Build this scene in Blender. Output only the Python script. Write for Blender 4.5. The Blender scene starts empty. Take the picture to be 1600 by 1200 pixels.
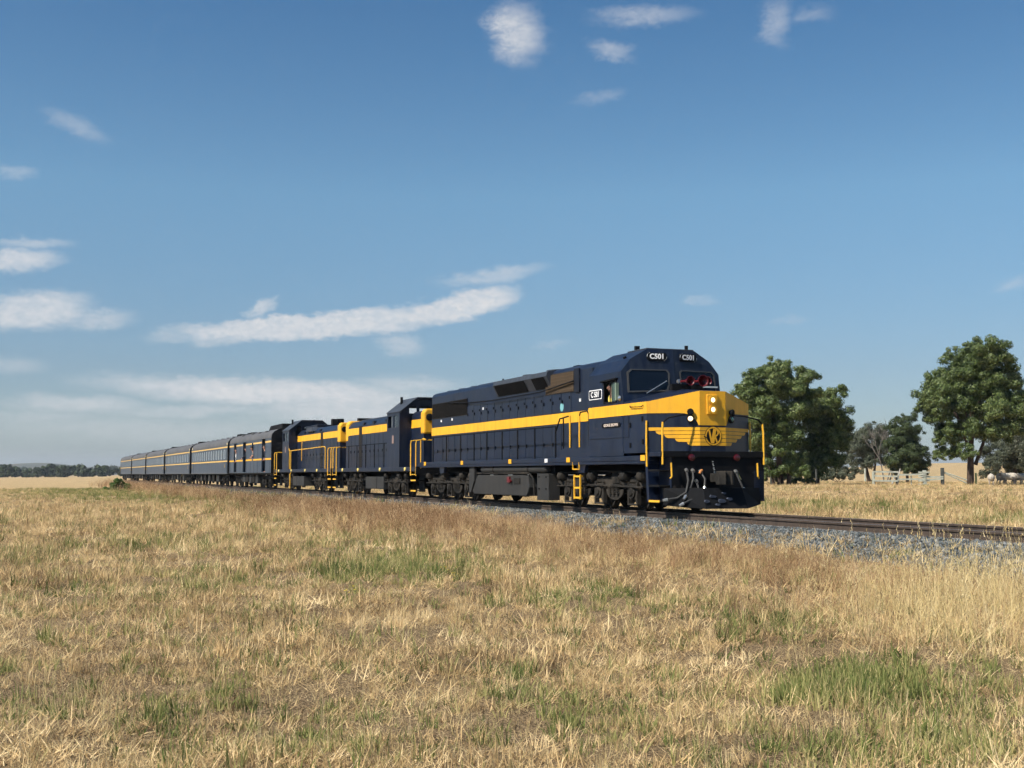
import bpy, bmesh, math, random
import numpy as np
from mathutils import Vector, Matrix

random.seed(7); RNG = np.random.default_rng(11)
sc = bpy.context.scene
COL = sc.collection
R = math.radians

# ------------------------------------------------------------------ camera
RAIL = 0.60                       # rail head above the paddock
CAMZ = RAIL + 0.956
FPX = 1866.0                      # focal length in pixels of a 1600 px wide frame
cd = bpy.data.cameras.new('camera'); cam = bpy.data.objects.new('camera', cd); COL.objects.link(cam)
cd.sensor_width = 36.0; cd.lens = 36.0 * FPX / 1600.0
cd.clip_start = 0.1; cd.clip_end = 20000
cam.location = (0, 0, CAMZ)
cam.rotation_euler = (R(90) + math.atan(141.2 / FPX), 0, 0)
sc.camera = cam

# ------------------------------------------------------------------ sun and sky
SUN_EL = R(47); SUN_H = Vector((-0.81, -0.585, 0)).normalized()      # horizontal direction towards the sun
to_sun = Vector((SUN_H.x * math.cos(SUN_EL), SUN_H.y * math.cos(SUN_EL), math.sin(SUN_EL)))
sl = bpy.data.lights.new('sun', 'SUN'); sl.energy = 5.0; sl.angle = R(0.53); sl.color = (1.0, 0.93, 0.82)
so = bpy.data.objects.new('sun', sl); COL.objects.link(so)
so.rotation_euler = to_sun.to_track_quat('Z', 'Y').to_euler(); so.location = (-30, -30, 60)

world = bpy.data.worlds.new('World'); sc.world = world; world.use_nodes = True
wn = world.node_tree; wn.nodes.clear()
def WN(t, **k):
    n = wn.nodes.new(t)
    for a, b in k.items(): setattr(n, a, b)
    return n
def wl(a, b): wn.links.new(a, b)
sky = WN('ShaderNodeTexSky', sky_type='NISHITA', sun_disc=False, sun_elevation=SUN_EL,
         sun_rotation=math.atan2(SUN_H.x, SUN_H.y), altitude=200, air_density=1.0, dust_density=0.35, ozone_density=2.0)
tc = WN('ShaderNodeTexCoord')
sep = WN('ShaderNodeSeparateXYZ'); wl(tc.outputs['Generated'], sep.inputs[0])
def wmath(op, a, b=None, c=None):
    n = WN('ShaderNodeMath', operation=op)
    for i, q in enumerate((a, b, c)):
        if q is None: continue
        if isinstance(q, (int, float)): n.inputs[i].default_value = q
        else: wl(q, n.inputs[i])
    return n.outputs[0]
# azimuth / elevation in degrees
az = wmath('MULTIPLY', wmath('ARCTAN2', sep.outputs[0], sep.outputs[1]), 57.29578)
el = wmath('MULTIPLY', wmath('ARCSINE', sep.outputs[2]), 57.29578)
comb = WN('ShaderNodeCombineXYZ'); wl(az, comb.inputs[0]); wl(el, comb.inputs[1])
def wnoise(scale, detail, rough, vec, sx=1.0, sy=1.0, dist=0.0):
    mp = WN('ShaderNodeMapping'); mp.inputs['Scale'].default_value = (sx, sy, 1); wl(vec, mp.inputs['Vector'])
    n = WN('ShaderNodeTexNoise'); n.inputs['Scale'].default_value = scale; n.inputs['Detail'].default_value = detail
    n.inputs['Roughness'].default_value = rough; n.inputs['Distortion'].default_value = dist
    wl(mp.outputs[0], n.inputs['Vector']); return n
n1 = wnoise(0.55, 3, 0.6, comb.outputs[0], 0.6, 1.6)
n2 = wnoise(2.0, 6, 0.7, comb.outputs[0], 0.9, 1.5, 0.3)
def vscale(sock, s, off):
    a = WN('ShaderNodeVectorMath', operation='SUBTRACT'); wl(sock, a.inputs[0]); a.inputs[1].default_value = (off,) * 3
    b = WN('ShaderNodeVectorMath', operation='MULTIPLY'); wl(a.outputs[0], b.inputs[0]); b.inputs[1].default_value = s
    return b.outputs[0]
wp = WN('ShaderNodeVectorMath', operation='ADD'); wl(comb.outputs[0], wp.inputs[0]); wl(vscale(n1.outputs['Color'], (2.0, .85, 0), 0.5), wp.inputs[1])
wp2 = WN('ShaderNodeVectorMath', operation='ADD'); wl(wp.outputs[0], wp2.inputs[0]); wl(vscale(n2.outputs['Color'], (1.0, .62, 0), 0.5), wp2.inputs[1])
def pix2ang(x, y):
    return math.degrees(math.atan((x - 800) / FPX)), math.degrees(math.atan((741 - y) / FPX * math.cos(math.atan((x - 800) / FPX))))
# x, y, half width, half height (photo pixels), tilt in degrees, opacity, edge softness
CL = [(470, 512, 175, 15, 3, .92, .55), (715, 478, 95, 20, 13, .95, .55), (560, 500, 110, 14, 5, .85, .6), (770, 428, 80, 13, 8, .5, .9),
      (622, 537, 38, 16, 0, .5, .95), (268, 524, 50, 9, 8, .35, .95), (408, 480, 24, 13, 30, .65, .9), (345, 524, 50, 14, 12, .55, .8),
      (15, 405, 62, 16, 4, .8, .8), (35, 378, 60, 7, 2, .45, .9), (45, 485, 85, 24, 10, .8, .7), (145, 500, 62, 14, 6, .55, .95),
      (105, 188, 48, 15, -20, .28, 1), (8, 260, 30, 10, 0, .28, 1),
      (805, 35, 52, 40, -40, .75, .9), (955, 60, 42, 13, -12, .42, 1), (1010, 6, 80, 14, 0, .4, 1), (1222, 18, 26, 34, 10, .36, 1), (1285, 6, 40, 12, 0, .22, 1), (940, 140, 40, 12, 14, .2, 1),
      (1100, 465, 26, 7, 0, .25, 1), (1590, 440, 26, 9, 8, .28, 1), (1230, 503, 30, 5, 0, .18, 1), (865, 540, 40, 5, 0, .2, 1),
      (430, 612, 260, 20, -2, .95, .8), (560, 640, 190, 26, 0, .8, .95), (640, 600, 90, 14, 0, .55, 1), (120, 632, 110, 14, 0, .6, 1), (250, 672, 300, 22, 0, .35, 1), (300, 640, 150, 10, 3, .5, 1), (10, 570, 50, 12, 0, .3, 1), (60, 652, 100, 12, 0, .35, 1)]
acc = None
for (cx, cy, hw, hh, rot, op, soft) in CL:
    a0, e0 = pix2ang(cx, cy); ra, re = math.degrees(hw / FPX) * 1.15, math.degrees(hh / FPX) * 1.25
    mp_ = WN('ShaderNodeMapping', vector_type='TEXTURE'); wl(wp2.outputs[0], mp_.inputs['Vector'])
    mp_.inputs['Location'].default_value = (a0, e0, 0); mp_.inputs['Rotation'].default_value = (0, 0, R(rot)); mp_.inputs['Scale'].default_value = (ra, re, 1)
    ln = WN('ShaderNodeVectorMath', operation='LENGTH'); wl(mp_.outputs[0], ln.inputs[0])
    mr = WN('ShaderNodeMapRange', interpolation_type='SMOOTHSTEP'); wl(ln.outputs['Value'], mr.inputs['Value'])
    mr.inputs['From Min'].default_value = 1.15; mr.inputs['From Max'].default_value = 1.15 - soft; mr.inputs['To Max'].default_value = op
    if acc is None: acc = mr.outputs[0]
    else:
        acc = wmath('MAXIMUM', acc, mr.outputs[0])
# the same sort of scattered cloud all round the rest of the sky
amb = wnoise(0.11, 4, 0.55, comb.outputs[0], 0.5, 1.4)
mra = WN('ShaderNodeMapRange', interpolation_type='SMOOTHSTEP'); wl(amb.outputs['Fac'], mra.inputs['Value'])
mra.inputs['From Min'].default_value = .60; mra.inputs['From Max'].default_value = .78; mra.inputs['To Max'].default_value = .7
mside = WN('ShaderNodeMapRange'); wl(wmath('ABSOLUTE', az), mside.inputs['Value'])
mside.inputs['From Min'].default_value = 30; mside.inputs['From Max'].default_value = 55
acc = wmath('MAXIMUM', acc, wmath('MULTIPLY', mra.outputs[0], mside.outputs[0]))
wisp = WN('ShaderNodeMapRange'); wl(n2.outputs['Fac'], wisp.inputs['Value'])
wisp.inputs['From Min'].default_value = .25; wisp.inputs['From Max'].default_value = .62; wisp.inputs['To Min'].default_value = .5
acc = wmath('MULTIPLY', acc, wisp.outputs[0])
hz = WN('ShaderNodeMapRange'); wl(el, hz.inputs['Value']); hz.inputs['From Min'].default_value = -1; hz.inputs['From Max'].default_value = 1.0
acc = wmath('MULTIPLY', acc, hz.outputs[0])
# cloud body: two pale tones mixed by noise
ccol = WN('ShaderNodeMix', data_type='RGBA'); wl(n1.outputs['Fac'], ccol.inputs['Factor'])
ccol.inputs['A'].default_value = (6.6, 6.8, 7.2, 1); ccol.inputs['B'].default_value = (8.4, 8.2, 8.0, 1)
# clear dry air: the blue deepens with height, the horizon stays a soft grey blue
grade = WN('ShaderNodeValToRGB'); wl(wmath('MULTIPLY', el, 1 / 40.0), grade.inputs[0]); ge = grade.color_ramp.elements
ge.new(.33); ge.new(.56)
for i_, (p_, c_) in enumerate(((.0, (.60, .68, .83)), (.12, (.68, .76, .86)), (.33, (.84, 1.09, 1.12)), (.56, (.54, .89, 1.06)))): ge[i_].position = p_; ge[i_].color = (*[q_ / 1.1 for q_ in c_], 1)
gm = WN('ShaderNodeMix', data_type='RGBA', blend_type='MULTIPLY'); gm.inputs['Factor'].default_value = 1; wl(sky.outputs[0], gm.inputs['A']); wl(grade.outputs[0], gm.inputs['B'])
g2 = WN('ShaderNodeVectorMath', operation='SCALE'); wl(gm.outputs['Result'], g2.inputs[0]); g2.inputs['Scale'].default_value = 1.1
mix = WN('ShaderNodeMix', data_type='RGBA'); wl(acc, mix.inputs['Factor']); wl(g2.outputs[0], mix.inputs['A']); wl(ccol.outputs['Result'], mix.inputs['B'])
bg = WN('ShaderNodeBackground'); bg.inputs['Strength'].default_value = 0.071; wl(mix.outputs['Result'], bg.inputs['Color'])
wo = WN('ShaderNodeOutputWorld'); wl(bg.outputs[0], wo.inputs['Surface'])
world.cycles.sampling_method = 'MANUAL'; world.cycles.sample_map_resolution = 512

vs = sc.view_settings; vs.view_transform = 'Standard'; vs.look = 'None'; vs.exposure = 0.50; vs.gamma = 1.0; vs.use_curve_mapping = False
sc.cycles.use_adaptive_sampling = True; sc.cycles.adaptive_threshold = .03; sc.cycles.use_light_tree = False; sc.cycles.max_bounces = 4; sc.cycles.diffuse_bounces = 2; sc.cycles.glossy_bounces = 2; sc.cycles.transmission_bounces = 2; sc.cycles.transparent_max_bounces = 4

# ------------------------------------------------------------------ helpers
def tag(o, label=None, cat=None, group=None, kind=None):
    if label: o['label'] = label
    if cat: o['category'] = cat
    if group: o['group'] = group
    if kind: o['kind'] = kind
    return o
def empty(name, loc=(0, 0, 0), rz=0):
    o = bpy.data.objects.new(name, None); o.empty_display_size = .3; COL.objects.link(o)
    o.location = loc; o.rotation_euler = (0, 0, rz); return o
class MB:
    def __init__(s): s.v = []; s.f = []
    def add(s, vs, fs):
        n = len(s.v); s.v += [tuple(p) for p in vs]; s.f += [tuple(i + n for i in f) for f in fs]; return s
    def box(s, x0, x1, y0, y1, z0, z1):
        return s.add([(x0, y0, z0), (x1, y0, z0), (x1, y1, z0), (x0, y1, z0), (x0, y0, z1), (x1, y0, z1), (x1, y1, z1), (x0, y1, z1)],
                     [(0, 3, 2, 1), (4, 5, 6, 7), (0, 1, 5, 4), (1, 2, 6, 5), (2, 3, 7, 6), (3, 0, 4, 7)])
    def prism(s, poly, axis, a0, a1):
        """poly in the other two axes (order x,y,z without axis), extruded from a0 to a1"""
        def P(p, a): return (a, p[0], p[1]) if axis == 'x' else (p[0], a, p[1]) if axis == 'y' else (p[0], p[1], a)
        n = len(poly)
        return s.add([P(p, a0) for p in poly] + [P(p, a1) for p in poly],
                     [tuple(range(n)), tuple(range(2 * n - 1, n - 1, -1))] + [(i, i + n, (i + 1) % n + n, (i + 1) % n) for i in range(n)])
    def hull(s, ringa, ringb, caps=True):
        n = len(ringa)
        fs = [(i, (i + 1) % n, (i + 1) % n + n, i + n) for i in range(n)]
        if caps: fs += [tuple(range(n - 1, -1, -1)), tuple(range(n, 2 * n))]
        return s.add(list(ringa) + list(ringb), fs)
    def tube(s, pts, r, n=6, r1=None, caps=True):
        pts = [Vector(p) for p in pts]; m = len(pts); rings = []
        up = None
        for i, p in enumerate(pts):
            d = (pts[min(i + 1, m - 1)] - pts[max(i - 1, 0)]).normalized()
            if up is None: up = Vector((0, 0, 1)) if abs(d.z) < .9 else Vector((1, 0, 0))
            a = d.cross(up).normalized(); b = a.cross(d).normalized(); up = b
            rr = r if r1 is None else r + (r1 - r) * i / max(m - 1, 1)
            rings.append([p + a * rr * math.cos(6.28319 * k / n) + b * rr * math.sin(6.28319 * k / n) for k in range(n)])
        vs = [q for g in rings for q in g]; fs = []
        for i in range(m - 1):
            for k in range(n): fs.append((i * n + k, i * n + (k + 1) % n, (i + 1) * n + (k + 1) % n, (i + 1) * n + k))
        if caps: fs += [tuple(range(n - 1, -1, -1)), tuple(range((m - 1) * n, m * n))]
        return s.add(vs, fs)
    def cyl(s, p0, p1, r, n=14, r1=None): return s.tube([p0, p1], r, n, r1)
    def lathe(s, origin, axis, prof, n=16):
        """prof: list of (distance along axis, radius)"""
        o = Vector(origin); d = Vector(axis).normalized(); up = Vector((0, 0, 1)) if abs(d.z) < .9 else Vector((1, 0, 0))
        a = d.cross(up).normalized(); b = a.cross(d); vs = []; fs = []
        for (t, r) in prof:
            vs += [o + d * t + a * r * math.cos(6.28319 * k / n) + b * r * math.sin(6.28319 * k / n) for k in range(n)]
        for i in range(len(prof) - 1):
            for k in range(n): fs.append((i * n + k, i * n + (k + 1) % n, (i + 1) * n + (k + 1) % n, (i + 1) * n + k))
        fs += [tuple(range(n - 1, -1, -1)), tuple(range((len(prof) - 1) * n, len(prof) * n))]
        return s.add(vs, fs)
    def facet(s, A, B, pts, off, th):
        """polygon drawn on the vertical plane through plan points A->B; pts (distance from A, z)"""
        A = Vector((A[0], A[1], 0)); B = Vector((B[0], B[1], 0)); d = (B - A).normalized(); nn = Vector((d.y, -d.x, 0))
        r0 = [A + d * t + nn * off + Vector((0, 0, z)) for t, z in pts]; r1 = [p + nn * th for p in r0]
        return s.hull(r0, r1)
    def build(s, name, mat, parent=None, smooth=False, loc=None, bevel=0):
        me = bpy.data.meshes.new(name); me.from_pydata([tuple(p) for p in s.v], [], s.f)
        bm = bmesh.new(); bm.from_mesh(me); bmesh.ops.recalc_face_normals(bm, faces=bm.faces); bm.to_mesh(me); bm.free()
        me.materials.append(mat)
        if smooth:
            for p in me.polygons: p.use_smooth = True
            me.set_sharp_from_angle(angle=R(35))
        o = bpy.data.objects.new(name, me); COL.objects.link(o)
        if parent: o.parent = parent
        if loc is not None: o.location = loc
        if bevel:
            b = o.modifiers.new('bevel', 'BEVEL'); b.width = bevel; b.segments = 2; b.limit_method = 'ANGLE'; b.angle_limit = R(40)
        return o
def share(o, parent=None, loc=None, rz=None):
    c = o.copy(); COL.objects.link(c)
    if parent is not None: c.parent = parent
    if loc is not None: c.location = loc
    if rz is not None: c.rotation_euler = (0, 0, rz)
    return c
def copy_tree(o, parent=None):
    c = o.copy(); COL.objects.link(c); c.parent = parent
    for ch in o.children: copy_tree(ch, c)
    return c
_txt = {}
def text_mb(body, size, ext=0.006, bold=0.0, spacing=1.0):
    cu = bpy.data.curves.new('t', 'FONT'); cu.body = body; cu.size = size; cu.extrude = ext; cu.offset = bold
    cu.align_x = 'CENTER'; cu.align_y = 'CENTER'; cu.space_character = spacing; cu.resolution_u = 3
    o = bpy.data.objects.new('t', cu); COL.objects.link(o)
    bpy.context.view_layer.update()
    me = bpy.data.meshes.new_from_object(o.evaluated_get(bpy.context.evaluated_depsgraph_get()))
    bpy.data.objects.remove(o); return me
def text_part(name, body, size, mat, parent, origin, xdir, ext=0.006, bold=0.0, spacing=1.0):
    me = text_mb(body, size, ext, bold, spacing); me.materials.clear(); me.materials.append(mat)
    x = Vector(xdir).normalized(); z = Vector((0, 0, 1)); n = x.cross(z)
    M = Matrix(((x.x, z.x, n.x, origin[0]), (x.y, z.y, n.y, origin[1]), (x.z, z.z, n.z, origin[2]), (0, 0, 0, 1)))
    me.transform(M)
    o = bpy.data.objects.new(name, me); COL.objects.link(o); o.parent = parent; return o

# ------------------------------------------------------------------ materials
def mat(name, col, rough=0.5, spec=0.5, metal=0.0, var=0.0, vscale_=6.0, dirt=None, dirt_amt=0.0, bump=0.0, bscale=40, emit=None, streak=False, coat=0.0, col2=None, aniso=(1, 1, 1)):
    m = bpy.data.materials.new(name); m.use_nodes = True; nt = m.node_tree; b = nt.nodes['Principled BSDF']
    b.inputs['Roughness'].default_value = rough; b.inputs['Specular IOR Level'].default_value = spec; b.inputs['Metallic'].default_value = metal
    b.inputs['Coat Weight'].default_value = coat; b.inputs['Coat Roughness'].default_value = .12
    b.inputs['Base Color'].default_value = (*col, 1)
    if emit: b.inputs['Emission Color'].default_value = (*emit[0], 1); b.inputs['Emission Strength'].default_value = emit[1]
    tcn = nt.nodes.new('ShaderNodeTexCoord'); cur = None
    if var or col2:
        mp = nt.nodes.new('ShaderNodeMapping'); mp.inputs['Scale'].default_value = aniso; nt.links.new(tcn.outputs['Object'], mp.inputs[0])
        n = nt.nodes.new('ShaderNodeTexNoise'); n.inputs['Scale'].default_value = vscale_; n.inputs['Detail'].default_value = 6; n.inputs['Roughness'].default_value = .62
        nt.links.new(mp.outputs[0], n.inputs['Vector'])
        mr = nt.nodes.new('ShaderNodeMapRange'); mr.inputs['From Min'].default_value = .3; mr.inputs['From Max'].default_value = .7; nt.links.new(n.outputs['Fac'], mr.inputs['Value'])
        mx = nt.nodes.new('ShaderNodeMix'); mx.data_type = 'RGBA'; nt.links.new(mr.outputs[0], mx.inputs['Factor'])
        if col2: A, Bc = col, col2
        else: A, Bc = tuple(c * (1 - var) for c in col), tuple(min(1, c * (1 + var)) for c in col)
        mx.inputs['A'].default_value = (*A, 1); mx.inputs['B'].default_value = (*Bc, 1); cur = mx.outputs['Result']
    if dirt:
        mp = nt.nodes.new('ShaderNodeMapping'); mp.inputs['Scale'].default_value = (3.0, 3.0, .35) if streak else (1, 1, 1)
        nt.links.new(tcn.outputs['Object'], mp.inputs[0])
        n = nt.nodes.new('ShaderNodeTexNoise'); n.inputs['Scale'].default_value = 1.6; n.inputs['Detail'].default_value = 8; n.inputs['Roughness'].default_value = .66
        nt.links.new(mp.outputs[0], n.inputs['Vector'])
        mr = nt.nodes.new('ShaderNodeMapRange'); mr.inputs['From Min'].default_value = .42; mr.inputs['From Max'].default_value = .75; mr.inputs['To Max'].default_value = dirt_amt
        nt.links.new(n.outputs['Fac'], mr.inputs['Value'])
        mx = nt.nodes.new('ShaderNodeMix'); mx.data_type = 'RGBA'; nt.links.new(mr.outputs[0], mx.inputs['Factor'])
        if cur: nt.links.new(cur, mx.inputs['A'])
        else: mx.inputs['A'].default_value = (*col, 1)
        mx.inputs['B'].default_value = (*dirt, 1); cur = mx.outputs['Result']
        ra = nt.nodes.new('ShaderNodeMapRange'); ra.inputs['To Min'].default_value = rough; ra.inputs['To Max'].default_value = min(1, rough + .35)
        nt.links.new(n.outputs['Fac'], ra.inputs['Value']); nt.links.new(ra.outputs[0], b.inputs['Roughness'])
    if cur: nt.links.new(cur, b.inputs['Base Color'])
    if bump:
        n = nt.nodes.new('ShaderNodeTexNoise'); n.inputs['Scale'].default_value = bscale; n.inputs['Detail'].default_value = 5
        nt.links.new(tcn.outputs['Object'], n.inputs['Vector'])
        bp = nt.nodes.new('ShaderNodeBump'); bp.inputs['Strength'].default_value = bump; bp.inputs['Distance'].default_value = .02
        nt.links.new(n.outputs['Fac'], bp.inputs['Height']); nt.links.new(bp.outputs[0], b.inputs['Normal'])
    return m
NAVY = mat('navy_paint', (.0035, .009, .028), .26, .36, var=.35, vscale_=1.3, dirt=(.026, .034, .048), dirt_amt=.75, streak=True, bump=.12, bscale=2.2)
NAVY_SKYLIT = mat('navy_roof_skylit', (.034, .043, .060), .42, .5, var=.25, vscale_=1.5, dirt=(.020, .019, .018), dirt_amt=.7, streak=True)  # navy made greyer and lighter: sky light on upward faces put into the colour
NAVY_DARK = mat('navy_door_seam', (.006, .008, .016), .5, .3)
YEL = mat('yellow_paint', (.84, .42, .016), .36, .45, var=.08, vscale_=2, dirt=(.36, .19, .04), dirt_amt=.38, streak=True, bump=.08, bscale=2.2)
YEL_RAIL = mat('yellow_handrail_paint', (.78, .42, .03), .45, .4, var=.15, vscale_=8)
BLACK = mat('black_paint', (.003, .0035, .005), .6, .2, var=.3, vscale_=3, dirt=(.018, .018, .018), dirt_amt=.35)
UNDER = mat('dusty_underframe', (.011, .0105, .010), .75, .2, var=.45, vscale_=5, dirt=(.055, .046, .037), dirt_amt=.6, bump=.3, bscale=25)
BOGIE = mat('dusty_bogie_steel', (.017, .016, .0145), .8, .2, var=.5, vscale_=7, dirt=(.085, .070, .055), dirt_amt=.65, bump=.35, bscale=22)
TANK = mat('grey_tank_paint', (.024, .024, .024), .5, .35, var=.25, vscale_=2, dirt=(.070, .062, .052), dirt_amt=.5, streak=True)
DARK = mat('dark_void', (.006, .006, .007), .8, .1)
GLASS = mat('dark_glass', (.004, .007, .014), .08, .3)
SILVER = mat('bright_steel', (.6, .6, .58), .3, .5, .9, var=.2)
WHITE = mat('white_lettering', (.8, .8, .8), .5, .3)
GRILLE = mat('brown_filter_mesh', (.034, .027, .021), .7, .2, var=.4, vscale_=9)
GRILLE_D = mat('dark_grille', (.016, .014, .013), .7, .2, var=.4, vscale_=9)
REDP = mat('red_horn_paint', (.12, .008, .012), .35, .5)
REDL = mat('red_lens', (.07, .005, .008), .2, .6)
LAMP = mat('headlamp_lit', (1, .85, .55), .3, .5, emit=((1, .78, .40), 1.7))
LAMP2 = mat('marker_lamp_lit', (1, .7, .35), .3, .5, emit=((1, .72, .40), 1.6))
LAMPG = mat('marker_lens_green', (.05, .14, .11), .15, .6)
HOSE = mat('rubber_hose', (.03, .03, .03), .6, .4)
CABIN = mat('pale_green_interior', (.18, .24, .18), .7, .3)
TEAL = mat('teal_badge', (.18, .42, .45), .5, .4)
ROOF_G = mat('grey_carriage_roof', (.075, .078, .085), .55, .35, var=.2, vscale_=1.2, dirt=(.2, .18, .16), dirt_amt=.4)
CARN = mat('carriage_blue_paint', (.020, .040, .075), .22, .6, var=.15, vscale_=1.5, dirt=(.12, .115, .10), dirt_amt=.45, streak=True)
GOLD = mat('gold_line_paint', (.72, .45, .12), .4, .4, var=.12)
CWIN = mat('carriage_window_glass', (.06, .075, .085), .08, .8)
SILV2 = mat('pale_window_pillar', (.24, .28, .32), .35, .5)
RAILM = mat('rusty_rail_steel', (.085, .062, .048), .6, .4, .3, var=.3, vscale_=6, bump=.1)
RAILT = mat('polished_rail_head', (.30, .27, .24), .32, .5, .85, var=.2, vscale_=4)
CONC = mat('concrete_sleeper', (.28, .26, .24), .9, .2, var=.2)
SKIN = mat('skin', (.40, .22, .16), .55, .4)
SHIRT_W = mat('white_shirt', (.7, .7, .7), .9, .1); SHIRT_G = mat('grey_green_shirt', (.12, .16, .15), .9, .1)
SHIRT_Y = mat('yellow_vest', (.75, .62, .12), .8, .2); SHIRT_B = mat('dark_shirt', (.03, .035, .05), .9, .1); HAIRM = mat('dark_hair', (.02, .015, .012), .7, .3)

# ------------------------------------------------------------------ track geometry
TH = R(22.0); HW = 1.485
US = Vector((-math.sin(TH), math.cos(TH), 0)); WV = Vector((math.cos(TH), math.sin(TH), 0))
ORG = Vector((3.647, 29.315, RAIL)) + WV * HW          # centre line at the front of the train, on the rail head
def trk(v, s, z=0): return ORG + WV * v + US * s + Vector((0, 0, z))
def vs_of(x, y):
    d = np.stack([np.asarray(x) - ORG.x, np.asarray(y) - ORG.y]); return d[0] * WV.x + d[1] * WV.y, d[0] * US.x + d[1] * US.y
def sm(a, b, x): t = np.clip((x - a) / (b - a), 0, 1); return t * t * (3 - 2 * t)
def ground_z(x, y):
    x = np.asarray(x, float); y = np.asarray(y, float)
    v, s = vs_of(x, y)
    z = .05 * np.sin(x * .55 + 1.3) * np.sin(y * .43 + .4) + .03 * np.sin(x * 1.3 + y * .9) + .02 * np.sin(x * 2.9 - y * 2.1)
    z = z * (1 - sm(60, 160, np.hypot(x, y)) * .5)
    z = z + .12 * sm(-8, -3.6, v) * (1 - sm(2, 3, v)) + .18 * sm(2.0, 4, v) + .50 * sm(5, 36, v) * sm(-1, 1, v)
    d = np.hypot(x, y)
    z = z + 7.0 * sm(120, 720, d) * sm(.14, .36, np.arctan2(x, np.maximum(y, 1e-3)) * (y > 0))
    z = z - .9 * sm(300, 1400, d) * (1 - sm(.0, .2, np.arctan2(x, np.maximum(y, 1e-3)) * (y > 0)))
    return z

# ------------------------------------------------------------------ ground
def pg(x, y, z=0.03):
    """photo pixel -> point on the paddock"""
    p = math.atan(141.2 / FPX); cx = (x - 800) / FPX; cy = (600 - y) / FPX
    ry = math.cos(p) - math.sin(p) * cy; rz = math.sin(p) + math.cos(p) * cy
    t = (z - CAMZ) / rz; return cx * t, ry * t
def at(x, y, D):
    """photo pixel at distance D -> point in space"""
    p = math.atan(141.2 / FPX); cx = (x - 800) / FPX; cy = (600 - y) / FPX
    ry = math.cos(p) - math.sin(p) * cy; rz = math.sin(p) + math.cos(p) * cy
    t = D / ry; return Vector((cx * t, D, CAMZ + rz * t))
def grass_ground_mat():
    m = bpy.data.materials.new('dry_paddock'); m.use_nodes = True; nt = m.node_tree; b = nt.nodes['Principled BSDF']; b.inputs['Roughness'].default_value = .95; b.inputs['Specular IOR Level'].default_value = .05
    g = nt.nodes.new('ShaderNodeNewGeometry')
    def noise(s, d, r=.6):
        n = nt.nodes.new('ShaderNodeTexNoise'); n.inputs['Scale'].default_value = s; n.inputs['Detail'].default_value = d; n.inputs['Roughness'].default_value = r; nt.links.new(g.outputs['Position'], n.inputs['Vector']); return n.outputs['Fac']
    def ramp(sock, stops):
        r = nt.nodes.new('ShaderNodeValToRGB'); nt.links.new(sock, r.inputs[0]); e = r.color_ramp.elements
        while len(e) < len(stops): e.new(.5)
        for i, (p, c) in enumerate(stops): e[i].position = p; e[i].color = (*c, 1)
        return r.outputs[0]
    def mixc(f, a, bb, mode='MIX'):
        x = nt.nodes.new('ShaderNodeMix'); x.data_type = 'RGBA'; x.blend_type = mode
        if isinstance(f, float): x.inputs['Factor'].default_value = f
        else: nt.links.new(f, x.inputs['Factor'])
        nt.links.new(a, x.inputs['A']); nt.links.new(bb, x.inputs['B']); return x.outputs['Result']
    fine = ramp(noise(9, 8, .7), [(.30, (.11, .078, .045)), (.48, (.34, .25, .135)), (.70, (.62, .47, .27))])
    mid = ramp(noise(.35, 6, .65), [(.32, (.27, .195, .09)), (.5, (.47, .315, .14)), (.68, (.66, .445, .20))])
    grn = ramp(noise(.12, 6, .6), [(.55, (0, 0, 0)), (.72, (.5, .5, .5))])
    lit = ramp(noise(70, 4, .75), [(.36, (.05, .036, .022)), (.48, (.34, .245, .14)), (.62, (.74, .57, .34))])
    c = mixc(.5, mixc(.5, fine, mid), lit)
    gcol = nt.nodes.new('ShaderNodeRGB'); gcol.outputs[0].default_value = (.12, .14, .05, 1)
    c = mixc(grn, c, gcol.outputs[0])
    # within the walked part of the paddock the sheet is the soil and litter under the modelled sward
    soil = ramp(noise(55, 6, .75), [(.40, (.045, .032, .021)), (.52, (.20, .14, .08)), (.66, (.60, .45, .26))])
    ln = nt.nodes.new('ShaderNodeVectorMath'); ln.operation = 'LENGTH'; nt.links.new(g.outputs['Position'], ln.inputs[0])
    fr_ = nt.nodes.new('ShaderNodeMapRange'); fr_.interpolation_type = 'SMOOTHSTEP'; nt.links.new(ln.outputs['Value'], fr_.inputs['Value']); fr_.inputs['From Min'].default_value = 25; fr_.inputs['From Max'].default_value = 130
    c = mixc(fr_.outputs[0], soil, c)
    nt.links.new(c, b.inputs['Base Color'])
    bp = nt.nodes.new('ShaderNodeBump'); bp.inputs['Strength'].default_value = .6; bp.inputs['Distance'].default_value = .06
    nt.links.new(noise(30, 8, .75), bp.inputs['Height']); nt.links.new(bp.outputs[0], b.inputs['Normal'])
    return m
GROUNDM = grass_ground_mat()
angs = [R(a) for a in np.concatenate([np.arange(-44, 44.01, .5), np.arange(50, 316, 6.)])]
rings = np.geomspace(2.2, 7000, 190)
gv = [(0, 0, float(ground_z(0, 0)))]; gf = []
na = len(angs)
for r in rings:
    xs = r * np.sin(angs); ys = r * np.cos(angs); zs = ground_z(xs, ys)
    gv += list(zip(xs.tolist(), ys.tolist(), zs.tolist()))
for j in range(na): gf.append((0, 1 + (j + 1) % na, 1 + j))
for i in range(len(rings) - 1):
    for j in range(na):
        a = 1 + i * na + j; b = 1 + i * na + (j + 1) % na; gf.append((a, b, b + na, a + na))
me = bpy.data.meshes.new('ground'); me.from_pydata(gv, [], gf); me.materials.append(GROUNDM)
for p in me.polygons: p.use_smooth = True
go = bpy.data.objects.new('ground', me); COL.objects.link(go); tag(go, kind='structure')

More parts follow.
